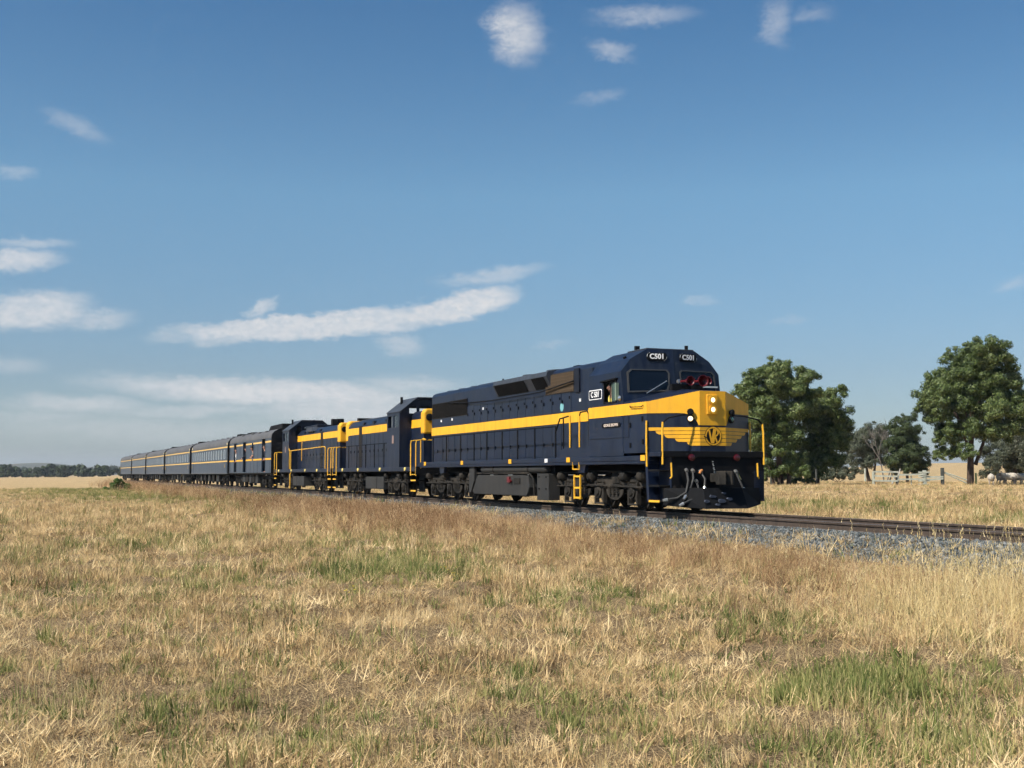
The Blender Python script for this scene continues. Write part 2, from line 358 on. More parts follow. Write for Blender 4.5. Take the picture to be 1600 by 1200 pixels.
# hills on the horizon
HILL = mat('wooded_hills', (.055, .07, .055), .95, .05, col2=(.16, .13, .08), vscale_=.006)
for hi, (Dh, base, amp, seed) in enumerate(((4300, 26, 34, 2.0), (3000, 6, 22, 5.3))):
    hv = []; hf = []; nn = 260
    for i in range(nn):
        a = R(-75 + 150 * i / (nn - 1)); h = base + amp * (.5 + .5 * math.sin(a * 9 + seed)) * (.6 + .4 * math.sin(a * 23 + seed * 2)) + 5 * math.sin(a * 61 + seed)
        h *= .25 + .75 * float(1 - sm(-.35, -.1, np.array(a)))     # lower towards the right
        h = max(h, 3)
        hv += [(Dh * math.sin(a), Dh * math.cos(a), -12), ((Dh + 350) * math.sin(a), (Dh + 350) * math.cos(a), h), ((Dh + 1500) * math.sin(a), (Dh + 1500) * math.cos(a), -12)]
    for i in range(nn - 1):
        for k in (0, 1): q = i * 3 + k; hf.append((q, q + 3, q + 4, q + 1))
    me = bpy.data.meshes.new('hills'); me.from_pydata(hv, [], hf); me.materials.append(HILL)
    for p in me.polygons: p.use_smooth = True
    o = bpy.data.objects.new('hills', me); COL.objects.link(o); tag(o, kind='structure')

# ------------------------------------------------------------------ track
BALM = mat('ballast_bed', (.07, .075, .076), .95, .15, var=.6, vscale_=16, bump=1.0, bscale=28)
def sweep(prof, s0, s1, ds, name, m, jitter=0, parent=None, kind=None):
    n = int((s1 - s0) / ds) + 1; vv = []; ff = []; k = len(prof)
    for i in range(n):
        s = s0 + (s1 - s0) * i / (n - 1)
        for (v, z) in prof:
            p = trk(v, s, z); 
            if jitter: p.z += random.uniform(-jitter, jitter)
            vv.append(tuple(p))
    for i in range(n - 1):
        for j in range(k - 1): a = i * k + j; ff.append((a, a + 1, a + k + 1, a + k))
    me = bpy.data.meshes.new(name); me.from_pydata(vv, [], ff); me.materials.append(m)
    o = bpy.data.objects.new(name, me); COL.objects.link(o)
    if parent: o.parent = parent
    return o
bal = [(-3.3, -.62), (-2.9, -.47), (-2.5, -.36), (-2.1, -.27), (-1.75, -.20), (-1.3, -.18), (-.8, -.185), (-.3, -.185), (.3, -.185), (.8, -.185), (1.3, -.18), (1.75, -.20), (2.2, -.28), (2.7, -.38), (3.2, -.6)]
o = sweep(bal, -45, 200, .3, 'ballast_bed', BALM, .02); tag(o, kind='structure')
track = empty('railway_track', (0, 0, 0)); tag(track, kind='structure')
def rail(v0):
    prof = [(-.072, -.172), (-.072, -.160), (-.012, -.142), (-.009, -.055), (-.034, -.040), (-.036, -.008), (-.028, 0), (.028, 0), (.036, -.008), (.034, -.040), (.009, -.055), (.012, -.142), (.072, -.160), (.072, -.172)]
    vv = []; ff = []; k = len(prof); S = [-45, 0, 40, 100, 200]
    for s in S: vv += [tuple(trk(v0 + a, s, z)) for a, z in prof]
    for i in range(len(S) - 1):
        for j in range(k - 1): q = i * k + j; ff.append((q, q + 1, q + k + 1, q + k))
    me = bpy.data.meshes.new('rail'); me.from_pydata(vv, [], ff); me.materials.append(RAILM); me.materials.append(RAILT)
    for i, p in enumerate(me.polygons):
        if i % (k - 1) == 6: p.material_index = 1
    o = bpy.data.objects.new('rail', me); COL.objects.link(o); o.parent = track
rail(-.835); rail(.835)
sm_ = MB().prism([(-1.25, -.36), (1.25, -.36), (1.22, -.176), (-1.22, -.176)], 'y', -.12, .12)
for sx in (-.835, .835): sm_.box(sx - .16, sx + .16, -.05, .05, -.176, -.150)
slp = sm_.build('sleeper', CONC, track)
slp.rotation_euler = (0, 0, TH); slp.location = trk(0, -24)
for i in range(1, 110):
    share(slp, track, trk(random.uniform(-.02, .02), -24 + i * .66), TH + random.uniform(-.01, .01))

# ------------------------------------------------------------------ scatter by instances
def scatter(name, pts, rots, scl, idx, variants, label, cat, kind='stuff'):
    c = bpy.data.collections.new(name + '_pieces')
    for i, vme in enumerate(variants):
        o = bpy.data.objects.new('%s_%02d' % (name, i), vme); c.objects.link(o)
    me = bpy.data.meshes.new(name); n = len(pts)
    me.vertices.add(n); me.vertices.foreach_set('co', np.asarray(pts, np.float32).ravel())
    a = me.attributes.new('rot', 'FLOAT_VECTOR', 'POINT'); a.data.foreach_set('vector', np.asarray(rots, np.float32).ravel())
    a = me.attributes.new('scl', 'FLOAT_VECTOR', 'POINT'); a.data.foreach_set('vector', np.asarray(scl, np.float32).ravel())
    a = me.attributes.new('idx', 'INT', 'POINT'); a.data.foreach_set('value', np.asarray(idx, np.int32))
    ob = bpy.data.objects.new(name, me); COL.objects.link(ob)
    ng = bpy.data.node_groups.new(name, 'GeometryNodeTree')
    ng.interface.new_socket('Geometry', in_out='INPUT', socket_type='NodeSocketGeometry'); ng.interface.new_socket('Geometry', in_out='OUTPUT', socket_type='NodeSocketGeometry')
    N = ng.nodes; gi = N.new('NodeGroupInput'); goo = N.new('NodeGroupOutput'); L = ng.links.new
    ci = N.new('GeometryNodeCollectionInfo'); ci.inputs['Collection'].default_value = c; ci.inputs['Separate Children'].default_value = True; ci.inputs['Reset Children'].default_value = True
    ip = N.new('GeometryNodeInstanceOnPoints'); ip.inputs['Pick Instance'].default_value = True
    def na(nm, t):
        q = N.new('GeometryNodeInputNamedAttribute'); q.data_type = t; q.inputs['Name'].default_value = nm; return q.outputs['Attribute']
    er = N.new('FunctionNodeEulerToRotation'); L(na('rot', 'FLOAT_VECTOR'), er.inputs[0])
    L(gi.outputs[0], ip.inputs['Points']); L(ci.outputs[0], ip.inputs['Instance']); L(er.outputs[0], ip.inputs['Rotation']); L(na('scl', 'FLOAT_VECTOR'), ip.inputs['Scale']); L(na('idx', 'INT'), ip.inputs['Instance Index'])
    L(ip.outputs[0], goo.inputs[0])
    mod = ob.modifiers.new('scatter', 'NODES'); mod.node_group = ng
    tag(ob, label, cat, kind=kind); return ob

# ballast stones
def rock_mesh(seed):
    bm = bmesh.new(); bmesh.ops.create_icosphere(bm, subdivisions=1, radius=.5); rr = random.Random(seed)
    for v in bm.verts: v.co *= rr.uniform(.7, 1.15); v.co.z *= .75; v.co.x *= 1.15
    me = bpy.data.meshes.new('stone'); bm.to_mesh(me); bm.free(); return me
def inst_mat(name, stops, rough=.9, transl=0.0, nscale=.6, island=False, spec=.1, namp=.9):
    m = bpy.data.materials.new(name); m.use_nodes = True; nt = m.node_tree; b = nt.nodes['Principled BSDF']; b.inputs['Roughness'].default_value = rough; b.inputs['Specular IOR Level'].default_value = spec
    oi = nt.nodes.new('ShaderNodeObjectInfo'); g = nt.nodes.new('ShaderNodeNewGeometry')
    n = nt.nodes.new('ShaderNodeTexNoise'); n.inputs['Scale'].default_value = nscale; n.inputs['Detail'].default_value = 4; nt.links.new(g.outputs['Position'], n.inputs['Vector'])
    a = nt.nodes.new('ShaderNodeMath'); a.operation = 'MULTIPLY_ADD'; nt.links.new(n.outputs['Fac'], a.inputs[0]); a.inputs[1].default_value = namp; a.inputs[2].default_value = .2 - namp * .5
    r = nt.nodes.new('ShaderNodeMath'); r.operation = 'MULTIPLY_ADD'
    if island == 'both':
        mxr = nt.nodes.new('ShaderNodeMath'); mxr.operation = 'ADD'; nt.links.new(g.outputs['Random Per Island'], mxr.inputs[0]); nt.links.new(oi.outputs['Random'], mxr.inputs[1]); nt.links.new(mxr.outputs[0], r.inputs[0]); r.inputs[1].default_value = .42
    else:
        nt.links.new(g.outputs['Random Per Island'] if island else oi.outputs['Random'], r.inputs[0]); r.inputs[1].default_value = .6
    nt.links.new(a.outputs[0], r.inputs[2])
    rp = nt.nodes.new('ShaderNodeValToRGB'); nt.links.new(r.outputs[0], rp.inputs[0]); e = rp.color_ramp.elements
    while len(e) < len(stops): e.new(.5)
    for i, (p, c) in enumerate(stops): e[i].position = p; e[i].color = (*c, 1)
    nt.links.new(rp.outputs[0], b.inputs['Base Color'])
    if transl:
        t = nt.nodes.new('ShaderNodeBsdfTranslucent'); nt.links.new(rp.outputs[0], t.inputs['Color']); mxs = nt.nodes.new('ShaderNodeMixShader'); mxs.inputs[0].default_value = transl
        out = nt.nodes['Material Output']; nt.links.new(b.outputs[0], mxs.inputs[1]); nt.links.new(t.outputs[0], mxs.inputs[2]); nt.links.new(mxs.outputs[0], out.inputs['Surface'])
    return m
STONE = inst_mat('blue_metal_stone', [(.1, (.025, .029, .031)), (.4, (.072, .082, .086)), (.65, (.14, .152, .152)), (.92, (.30, .30, .29))], .85, nscale=3)
rocks = []
for i in range(5):
    q = rock_mesh(i); q.materials.append(STONE); rocks.append(q)
ns = 46000
sv = np.concatenate([RNG.uniform(-3.05, -.9, int(ns * .72)), RNG.uniform(-.75, 2.9, ns - int(ns * .72))])
ss = RNG.uniform(-22, 46, ns) ; ss = np.where(RNG.random(ns) < .6, RNG.uniform(-20, 14, ns), ss)
bz = np.interp(sv, [p[0] for p in bal], [p[1] for p in bal])
keep = ~((np.abs(np.abs(sv) - .835) < .09)); sv, ss, bz = sv[keep], ss[keep], bz[keep]; ns = len(sv)
P = np.stack([ORG.x + WV.x * sv + US.x * ss, ORG.y + WV.y * sv + US.y * ss, RAIL + bz + RNG.uniform(-.01, .02, ns)], 1)
s_ = RNG.uniform(.045, .085, ns)
scatter('ballast_stones', P, RNG.uniform(0, 6.28, (ns, 3)), np.stack([s_] * 3, 1), RNG.integers(0, 5, ns), rocks, 'grey crushed stone ballast along the track', 'ballast')

# ------------------------------------------------------------------ grass
DRY = inst_mat('dry_grass', [(.0, (.09, .058, .032)), (.22, (.30, .205, .105)), (.5, (.67, .475, .24)), (.95, (.95, .76, .45))],   .8, .25, .55, namp=1.2)
SEED = inst_mat('brown_seed_grass', [(.0, (.06, .035, .021)), (.3, (.22, .125, .068)), (.6, (.50, .32, .17)), (.95, (.84, .65, .40))], .8, .25, .9, namp=1.7)
STRAW = inst_mat('pale_straw', [(.1, (.50, .37, .16)), (.5, (.70, .55, .27)), (.9, (.82, .68, .40))], .7, .3, .5)
GREEN = inst_mat('green_grass', [(.03, (.06, .088, .024)), (.35, (.15, .19, .055)), (.62, (.30, .30, .11)), (.92, (.55, .46, .20))], .7, .3, .6)
FLOW = inst_mat('yellow_flower', [(.1, (.75, .52, .03)), (.9, (.85, .68, .08))], .7, .3, 1)
def tuft(nb, rad, h0, h1, lean, wid, m, seed, head=None, curl=.5, segs=3, flat=.5, splay=None, mu=0.):
    rr = random.Random(seed); vv = []; ff = []; mi = []
    for b in range(nb):
        a = rr.uniform(0, 6.283); rd = rad * math.sqrt(rr.random()); x, y = rd * math.cos(a), rd * math.sin(a)
        h = rr.uniform(h0, h1); la = rr.uniform(0, 6.283) if splay is None else a + rr.gauss(0, splay); ln = min(1.5, abs(rr.gauss(mu, lean))); w = wid * rr.uniform(.6, 1.3); wa = rr.uniform(0, 3.14)
        dx, dy = math.cos(wa) * w / 2, math.sin(wa) * w / 2; px, py, pz = x, y, -.01; th = ln * flat
        base = len(vv)
        for k in range(segs + 1):
            f = 1 - (k / segs) * .85
            vv += [(px - dx * f, py - dy * f, pz), (px + dx * f, py + dy * f, pz)]
            th2 = th + ln * curl * (k / segs); st = h / segs
            px += math.cos(la) * math.sin(th2) * st; py += math.sin(la) * math.sin(th2) * st; pz += math.cos(th2) * st
        for k in range(segs): q = base + 2 * k; ff.append((q, q + 1, q + 3, q + 2)); mi.append(0)
        if head and rr.random() < head:
            # feathery seed head: a few short spikelets round the tip
            for j in range(6):
                t = j / 6; hx, hy, hz = px - math.cos(la) * .10 * t * math.sin(ln), py - math.sin(la) * .10 * t * math.sin(ln), pz - .10 * t * math.cos(min(ln, 1.2))
                sa = rr.uniform(0, 6.28); L_ = .010 + .006 * t; q = len(vv)
                vv += [(hx, hy, hz), (hx + math.cos(sa) * L_, hy + math.sin(sa) * L_, hz + .012), (hx + math.cos(sa) * L_ * .6, hy + math.sin(sa) * L_ * .6, hz + .030)]
                ff.append((q, q + 1, q + 2)); mi.append(0)
    me = bpy.data.meshes.new('tuft'); me.from_pydata(vv, [], ff); me.materials.append(m); return me
def flower(seed):
    me = tuft(4, .03, .25, .40, .2, .004, GREEN, seed); me.materials.append(FLOW); bm = bmesh.new(); bm.from_mesh(me); rr = random.Random(seed)
    for j in range(5):
        c = Vector((rr.uniform(-.09, .09), rr.uniform(-.09, .09), rr.uniform(.27, .42)))
        for k in range(6):
            a = k * 1.047; vs_ = [bm.verts.new(c + Vector((.018 * math.cos(a + d), .018 * math.sin(a + d), dz))) for d, dz in ((0, .006), (.8, .004))] + [bm.verts.new(c)]
            f_ = bm.faces.new(vs_); f_.material_index = 1
    bm.to_mesh(me); bm.free(); return me
V = []
V += [tuft(17, .085, .05, .14, .35, .0078, DRY, i, curl=.3, segs=2, flat=.95, splay=1.6, mu=1.2) for i in range(6)]                       # 0-5 short matted
V += [tuft(15, .05, .06, .15, .8, .0068, DRY, 20 + i, curl=.9, flat=.7, splay=1.2, mu=.5) for i in range(4)]          # 6-9 medium dry
V += [tuft(17, .06, .05, .13, .5, .0095, GREEN, 40 + i, curl=.9, splay=1.0, mu=.5) for i in range(4)]               # 10-13 green
V += [tuft(16, .09, .20, .56, .55, .0060, SEED, 60 + i, head=.85, curl=.8) for i in range(5)]        # 14-18 tall seed grass
V += [tuft(11, .14, .25, .68, 1.0, .0058, STRAW, 80 + i, head=.25, curl=.7, flat=.7) for i in range(4)]        # 19-22 pale stalks
V += [flower(95), flower(96)]                                                             # 23-24
def sample(n_d, r0, r1, power, half=R(29)):
    # area density ~ r^-power
    k = 2 - power; u = RNG.random(n_d); r = (r0 ** k + u * (r1 ** k - r0 ** k)) ** (1 / k); a = RNG.uniform(-half, half, n_d)
    return r * np.sin(a), r * np.cos(a), r
GP = [(590, 893, 120, 22, 1.), (235, 850, 110, 14, .6), (330, 905, 100, 20, .5), (230, 768, 170, 9, 2.0), (330, 778, 180, 7, 1.2), (420, 790, 80, 8, .6), (1335, 1062, 100, 30, 1.9), (75, 1095, 70, 28, .9), (235, 1125, 80, 24, .9),
      (345, 1088, 40, 20, 1.3), (815, 1090, 42, 22, 1.3), (920, 1130, 60, 35, 1.2), (1240, 1170, 170, 35, 1.0), (1490, 1150, 130, 50, .9), (1560, 1060, 70, 40, 1.0), (930, 945, 100, 22, 1.1), (1180, 975, 120, 25, .7),
      (700, 1140, 120, 40, .4), (440, 1140, 110, 50, .5), (560, 850, 60, 10, .6), (1420, 800, 60, 6, .7), (1320, 790, 90, 5, .6), (1215, 793, 40, 6, .6), (1560, 812, 50, 7, .8), (140, 935, 90, 18, .3), (1040, 1060, 40, 22, .3), (660, 880, 60, 18, .8), (40, 870, 60, 14, .4), (1330, 1190, 100, 30, .8)]
def to_px(x, y, z):
    p = math.atan(141.2 / FPX); c, s = math.cos(p), math.sin(p); Z = z - CAMZ; d = c * y + s * Z; return 800 + FPX * x / d, 600 - FPX * (-s * y + c * Z) / d
def green_w(x, y, z):
    X, Y = to_px(x, y, z); w = np.zeros_like(X)
    for (a, b, rx, ry, s) in GP: w += s * np.exp(-((X - a) / rx) ** 2 - ((Y - b) / ry) ** 2)
    return w
def vnoise(x, y, f, seed):
    r = np.random.default_rng(seed); t = np.zeros_like(x)
    for k in range(6):
        a = r.uniform(0, 6.28); ff = f * r.uniform(.6, 1.7); t += np.sin(ff * (x * math.cos(a) + y * math.sin(a)) + r.uniform(0, 6.28))
    return t / 6
AX = []; 
def put(x, y, idx, sc_, zoff=0.0):
    z = ground_z(x, y)
    v, s = vs_of(x, y); ok = (v < -1.9) | (v > 2.9) | (s < -44)
    bed = np.interp(v, [p[0] for p in bal], [p[1] for p in bal]) + RAIL
    z = np.where((np.abs(v) < 3.3), np.maximum(z, bed), z)
    ok &= np.hypot(x, y) > 1.2
    n = len(x); sc3 = np.stack([sc_ * RNG.uniform(.85, 1.2, n), sc_ * RNG.uniform(.85, 1.2, n), sc_ * RNG.uniform(.75, 1.25, n)], 1)
    rot = np.stack([RNG.normal(0, .10, n), RNG.normal(0, .10, n), RNG.uniform(0, 6.283, n)], 1)
    AX.append((np.stack([x, y, z + zoff], 1)[ok], rot[ok], sc3[ok], np.asarray(idx)[ok]))
# short matted sward: small separate rosettes with litter showing between them
x, y, r = sample(108000, 4.5, 140, 1.1)
gap = vnoise(x, y, 2.6, 31) + .6 * vnoise(x, y, 6.0, 32); k = (gap > -.30) | (RNG.random(len(x)) < .4); x, y, r = x[k], y[k], r[k]
z = ground_z(x, y); w = green_w(x, y, z); v, s = vs_of(x, y)
gp = np.clip(w * .66 + .045 + .05 * (vnoise(x, y, .8, 3) > .25) + .35 * (vnoise(x, y, 3.1, 9) > .58), 0, .72)
isg = RNG.random(len(x)) < gp
md = RNG.random(len(x)) < np.clip(.14 + .9 * vnoise(x, y, 1.4, 5), .03, .7)
idx = np.where(isg, RNG.integers(10, 14, len(x)), np.where(md, RNG.integers(6, 10, len(x)), RNG.integers(0, 6, len(x))))
sc_ = np.where(r > 60, 1.5, np.clip((r / 11) ** .5, .9, 2.2)) * RNG.uniform(.6, 1.45, len(x)) * (1 + .3 * vnoise(x, y, 1.9, 6))
put(x, y, idx, sc_)
# single pale stalks lying about and standing up through the sward
x, y, r = sample(4200, 5, 45, 1.3); put(x, y, RNG.integers(19, 23, len(x)), RNG.uniform(.25, .5, len(x)))
# tall seeding grass along the foot of the ballast
n = 21000; s = np.where(RNG.random(n) < .62, RNG.uniform(-24, 28, n), RNG.uniform(-24, 150, n)); v = -2.85 - np.interp(s, [-6, 4], [.55, 0]) - np.abs(RNG.normal(0, 2.5, n)); v = np.where(v < -9, RNG.uniform(-7, -3.2, n), v)
x = ORG.x + WV.x * v + US.x * s; y = ORG.y + WV.y * v + US.y * s
pr = np.clip(.55 + .75 * vnoise(x, y, .9, 8), .08, 1) * np.where(v < -6.6, .45, 1); k = RNG.random(n) < pr; x, y, v, s = x[k], y[k], v[k], s[k]; n = len(x)
idx = RNG.integers(14, 19, n); pale = RNG.random(n) < np.where(s < -2, .22, .08); idx = np.where(pale, RNG.integers(19, 23, n), idx)
fl = RNG.random(n) < .006; idx = np.where(fl, RNG.integers(23, 25, n), idx)
put(x, y, idx, RNG.uniform(.7, 1.15, n) * np.interp(v, [-6, -4.6, -3.4], [1.0, .75, .5]) * np.interp(s, [-12, -2, 6, 40, 60], [.55, .62, .95, 1.0, 1.3]))
# a few stragglers on the ballast shoulder
n = 240; s = RNG.uniform(-16, 40, n); v = -1.95 - RNG.random(n) ** .6 * 1.2; x = ORG.x + WV.x * v + US.x * s; y = ORG.y + WV.y * v + US.y * s; put(x, y, np.where(RNG.random(n) < .5, RNG.integers(14, 19, n), RNG.integers(6, 10, n)), RNG.uniform(.25, .6, n))
# pale fallen stalks, right foreground
n = 380; px_ = RNG.normal(1510, 110, n); py_ = RNG.normal(955, 30, n); q = np.array([pg(a, b) for a, b in zip(px_, py_)]); put(q[:, 0], q[:, 1], RNG.integers(19, 23, n), RNG.uniform(.7, 1.15, n))
n = 260; px_ = RNG.normal(1335, 70, n); py_ = RNG.normal(1066, 15, n); q = np.array([pg(a, b) for a, b in zip(px_, py_)]); put(q[:, 0], q[:, 1], RNG.integers(10, 14, n), RNG.uniform(1.0, 1.5, n))
for (a, b) in ((690, 925), (712, 922), (1075, 862), (1080, 870), (1120, 880), (705, 930), (1490, 905), (1560, 840), (545, 945), (1380, 905)):
    q = pg(a, b); put(np.array([q[0]]), np.array([q[1]]), np.array([23 + (a % 2)]), np.array([.8]))
# far side of the line
n = 22000; s = RNG.uniform(-40, 60, n); v = 2.9 + np.abs(RNG.normal(0, 14, n)); x = ORG.x + WV.x * v + US.x * s; y = ORG.y + WV.y * v + US.y * s
kk = (y > 5) & (np.abs(np.arctan2(x, y)) < R(32)); x, y = x[kk], y[kk]; n = len(x); w = green_w(x, y, ground_z(x, y))
idx = np.where(RNG.random(n) < np.clip(w * .4 + .03, 0, .7), RNG.integers(10, 14, n), np.where(RNG.random(n) < .25, RNG.integers(6, 10, n), RNG.integers(0, 6, n)))
put(x, y, idx, RNG.uniform(.55, 1.1, n))
PP = [np.concatenate([a[i] for a in AX]) for i in range(4)]
short = PP[3] < 10; grn = (PP[3] >= 10) & (PP[3] < 14); tall = (PP[3] >= 14) & (PP[3] < 23); flo = PP[3] >= 23
scatter('dry_grass', *[a[short] for a in PP[:3]], PP[3][short], V[:10], 'short dry straw coloured grass covering the paddock', 'grass')
scatter('green_grass', *[a[grn] for a in PP[:3]], PP[3][grn] - 10, V[10:14], 'green tufts of grass growing among the dry sward', 'grass')
scatter('tall_grass', *[a[tall] for a in PP[:3]], PP[3][tall] - 14, V[14:23], 'tall brown seeding grass along the foot of the ballast', 'grass')
scatter('yellow_wildflowers', *[a[flo] for a in PP[:3]], PP[3][flo] - 23, V[23:25], 'small yellow wildflowers scattered in the tall dry grass', 'wildflowers')

# ------------------------------------------------------------------ trees
LEAF_D = inst_mat('gum_leaves', [(.05, (.026, .046, .012)), (.35, (.062, .096, .026)), (.62, (.115, .155, .045)), (.9, (.21, .245, .09))], .5, .15, .35, island=True, spec=.35)
LEAF_G = inst_mat('grey_green_leaves', [(.05, (.04, .05, .032)), (.4, (.085, .10, .065)), (.7, (.14, .155, .105)), (.95, (.22, .22, .16))], .6, .25, .4, island=True, spec=.25)
LEAF_C = inst_mat('dark_cypress_leaves', [(.05, (.022, .036, .016)), (.4, (.046, .068, .028)), (.75, (.085, .11, .045)), (.95, (.14, .16, .07))], .6, .2, .5, island=True, spec=.2)
LEAF_F = inst_mat('far_leaves', [(.05, (.022, .034, .018)), (.4, (.04, .056, .028)), (.75, (.065, .082, .038)), (.95, (.09, .105, .05))], .8, .1, .02, island=True)
BARK = mat('gum_bark', (.055, .040, .032), .9, .1, var=.5, vscale_=3, dirt=(.16, .11, .085), dirt_amt=.7, streak=True)
BARKG = mat('grey_dead_wood', (.16, .145, .13), .9, .1, var=.4, vscale_=3)
def leaf_mesh(name, clumps, per, size, m, parent, droop=.6, aspect=.36):
    """clumps: array of (x,y,z,r); leaf shaped faces spread through each clump, denser towards its skin"""
    cl = np.asarray(clumps, float); cnt = np.maximum(6, (per * (cl[:, 3] / cl[:, 3].mean()) ** 2).astype(int)); ii = np.repeat(np.arange(len(cl)), cnt); n = len(ii)
    d = RNG.normal(size=(n, 3)); d /= np.linalg.norm(d, axis=1)[:, None]; rad = cl[ii, 3] * RNG.uniform(.1, 1, n) ** .5 * (1 + np.abs(RNG.normal(0, .18, n)))
    c = cl[ii, :3] + d * rad[:, None] * np.array([1, 1, .82])
    ax = RNG.normal(size=(n, 3)); ax[:, 2] -= droop; ax -= d * (ax * d).sum(1)[:, None] * .85; ax /= np.linalg.norm(ax, axis=1)[:, None]
    nr = d + RNG.normal(size=(n, 3)) * .38; sd = np.cross(ax, nr); sd /= (np.linalg.norm(sd, axis=1)[:, None] + 1e-6)
    L = size * RNG.uniform(.6, 1.35, n)[:, None]; W = L * aspect
    vv = np.stack([c - ax * L * .5, c + sd * W * .5, c + ax * L * .5, c - sd * W * .5], 1).reshape(-1, 3)
    me = bpy.data.meshes.new(name); me.vertices.add(4 * n); me.vertices.foreach_set('co', vv.astype(np.float32).ravel())
    me.loops.add(4 * n); me.loops.foreach_set('vertex_index', np.arange(4 * n, dtype=np.int32)); me.polygons.add(n); me.polygons.foreach_set('loop_start', np.arange(0, 4 * n, 4, dtype=np.int32))
    me.update(calc_edges=True); me.validate(); me.materials.append(m)
    o = bpy.data.objects.new(name, me); COL.objects.link(o); o.parent = parent; return o
def tree(name, label, D, base, blobs, m, trunks, depth=1.0, per=240, size=.30, sub=9, group=None, bark=None, dens=1.0, droop=.6, stray=.25):
    """blobs: (x, y, r) in photo pixels at distance D; trunks: [(x_base, y_base, x_top, y_top, radius_m)]"""
    root = empty(name, at(*base, D)); o0 = Vector(root.location); k = D / FPX
    tag(root, label, 'tree', group)
    xs = np.array([b[0] for b in blobs]); xc = (xs.min() + xs.max()) / 2; hwid = max(10, (xs.max() - xs.min()) / 2 + np.mean([b[2] for b in blobs]))
    cl = []; cen = []
    for (bx, by, br) in blobs:
        rel = min(1, abs(bx - xc) / hwid); dd = hwid * k * math.sqrt(max(0, 1 - rel * rel)) * depth
        for q in range(3):                                   # fill the crown's depth: near, middle, far
            yy = D + (q - 1) * dd * .75 + random.uniform(-.25, .25) * dd
            c0 = at(bx, by, D) - o0; c0.y += yy - D; cen.append(c0)
            for j in range(sub):
                v = Vector((random.gauss(0, 1), random.gauss(0, 1), random.gauss(0, 1))).normalized() * br * k * random.uniform(.2, 1.0)
                c = c0 + v; cl.append((c.x, c.y, c.z, br * k * random.uniform(.28, .55)))
            if random.random() < stray:
                v = Vector((random.gauss(0, 1), random.gauss(0, .6), random.gauss(0, 1))).normalized() * br * k * 1.15; c = c0 + v; cl.append((c.x, c.y, c.z, br * k * .24))
    leaf_mesh('crown', cl, per * dens, size, m, root, droop)
    bm_ = bark or BARK; mb = MB()
    for (x0, y0, x1, y1, rad) in trunks:
        a = at(x0, y0, D) - o0; b = at(x1, y1, D) - o0; mid = a.lerp(b, .5) + Vector((random.uniform(-.2, .2), random.uniform(-.3, .3), 0))
        a.z -= .3
        pts = [a, a.lerp(mid, .12), mid, b]; mb.tube(pts, rad * 1.15, 8, rad * .45)
        # limbs towards nearby clumps
        tg = sorted(cen, key=lambda c: (c - b).length)[:9]
        for c in tg:
            st = mid.lerp(b, random.uniform(.1, 1)); e = st.lerp(c, .92); m_ = st.lerp(e, .5) + Vector((random.uniform(-.3, .3), random.uniform(-.3, .3), random.uniform(0, .4)))
            mb.tube([st, m_, e], rad * .34, 5, rad * .07)
    mb.build('trunk', bm_, root, smooth=True)
    return root
DT = 97
tree('gum_tree', 'tall broad gum tree just right of the leading locomotive\'s nose', DT, (1222, 757),
     [(1195, 590, 22), (1225, 582, 20), (1175, 615, 22), (1210, 615, 26), (1240, 605, 24), (1255, 590, 18), (1160, 612, 13), (1180, 645, 24), (1215, 650, 26), (1245, 640, 24), (1200, 675, 22), (1232, 680, 22), (1262, 620, 18), (1170, 660, 16), (1205, 700, 18), (1228, 708, 16), (1185, 690, 16), (1250, 715, 12), (1180, 590, 14), (1205, 575, 12), (1215, 728, 16), (1190, 722, 13), (1240, 735, 13), (1200, 740, 9)],
     LEAF_D, [(1220, 757, 1205, 640, .30), (1232, 757, 1240, 650, .20), (1210, 757, 1185, 650, .14)], depth=.9, per=210, size=.21)
tree('gum_tree', 'dense dark gum tree with foliage low to the ground, left of the timber yard rails', DT + 4, (1280, 757),
     [(1285, 635, 22), (1302, 655, 22), (1270, 660, 22), (1290, 685, 24), (1310, 690, 18), (1265, 695, 20), (1280, 715, 20), (1262, 728, 14), (1300, 718, 14), (1318, 668, 12), (1296, 615, 13), (1245, 735, 12), (1275, 738, 12)],
     LEAF_D, [(1276, 757, 1284, 670, .20)], depth=.9, per=210, size=.21)
tree('spreading_tree', 'grey green spreading tree behind the timber yard rails, beside the dark dense gum', DT + 32, (1352, 748),
     [(1335, 685, 15), (1355, 676, 15), (1372, 680, 14), (1340, 705, 15), (1362, 700, 15), (1325, 700, 12), (1380, 700, 11), (1345, 722, 12), (1318, 722, 12), (1372, 718, 10), (1330, 735, 10), (1305, 735, 9), (1290, 740, 8)],
     LEAF_G, [(1358, 748, 1348, 700, .22), (1364, 748, 1372, 700, .16)], depth=.9, per=150, size=.20, sub=7)
tree('conical_tree', 'small dark pointed tree with dense foliage behind the pale stump', DT + 20, (1418, 748),
     [(1411, 655, 11), (1405, 672, 14), (1420, 675, 14), (1400, 692, 15), (1420, 695, 17), (1432, 705, 13), (1408, 712, 17), (1428, 722, 15), (1440, 725, 9), (1395, 722, 11), (1437, 737, 8), (1410, 730, 12)],
     LEAF_C, [(1418, 748, 1413, 690, .16)], depth=1, per=180, size=.18, sub=9)
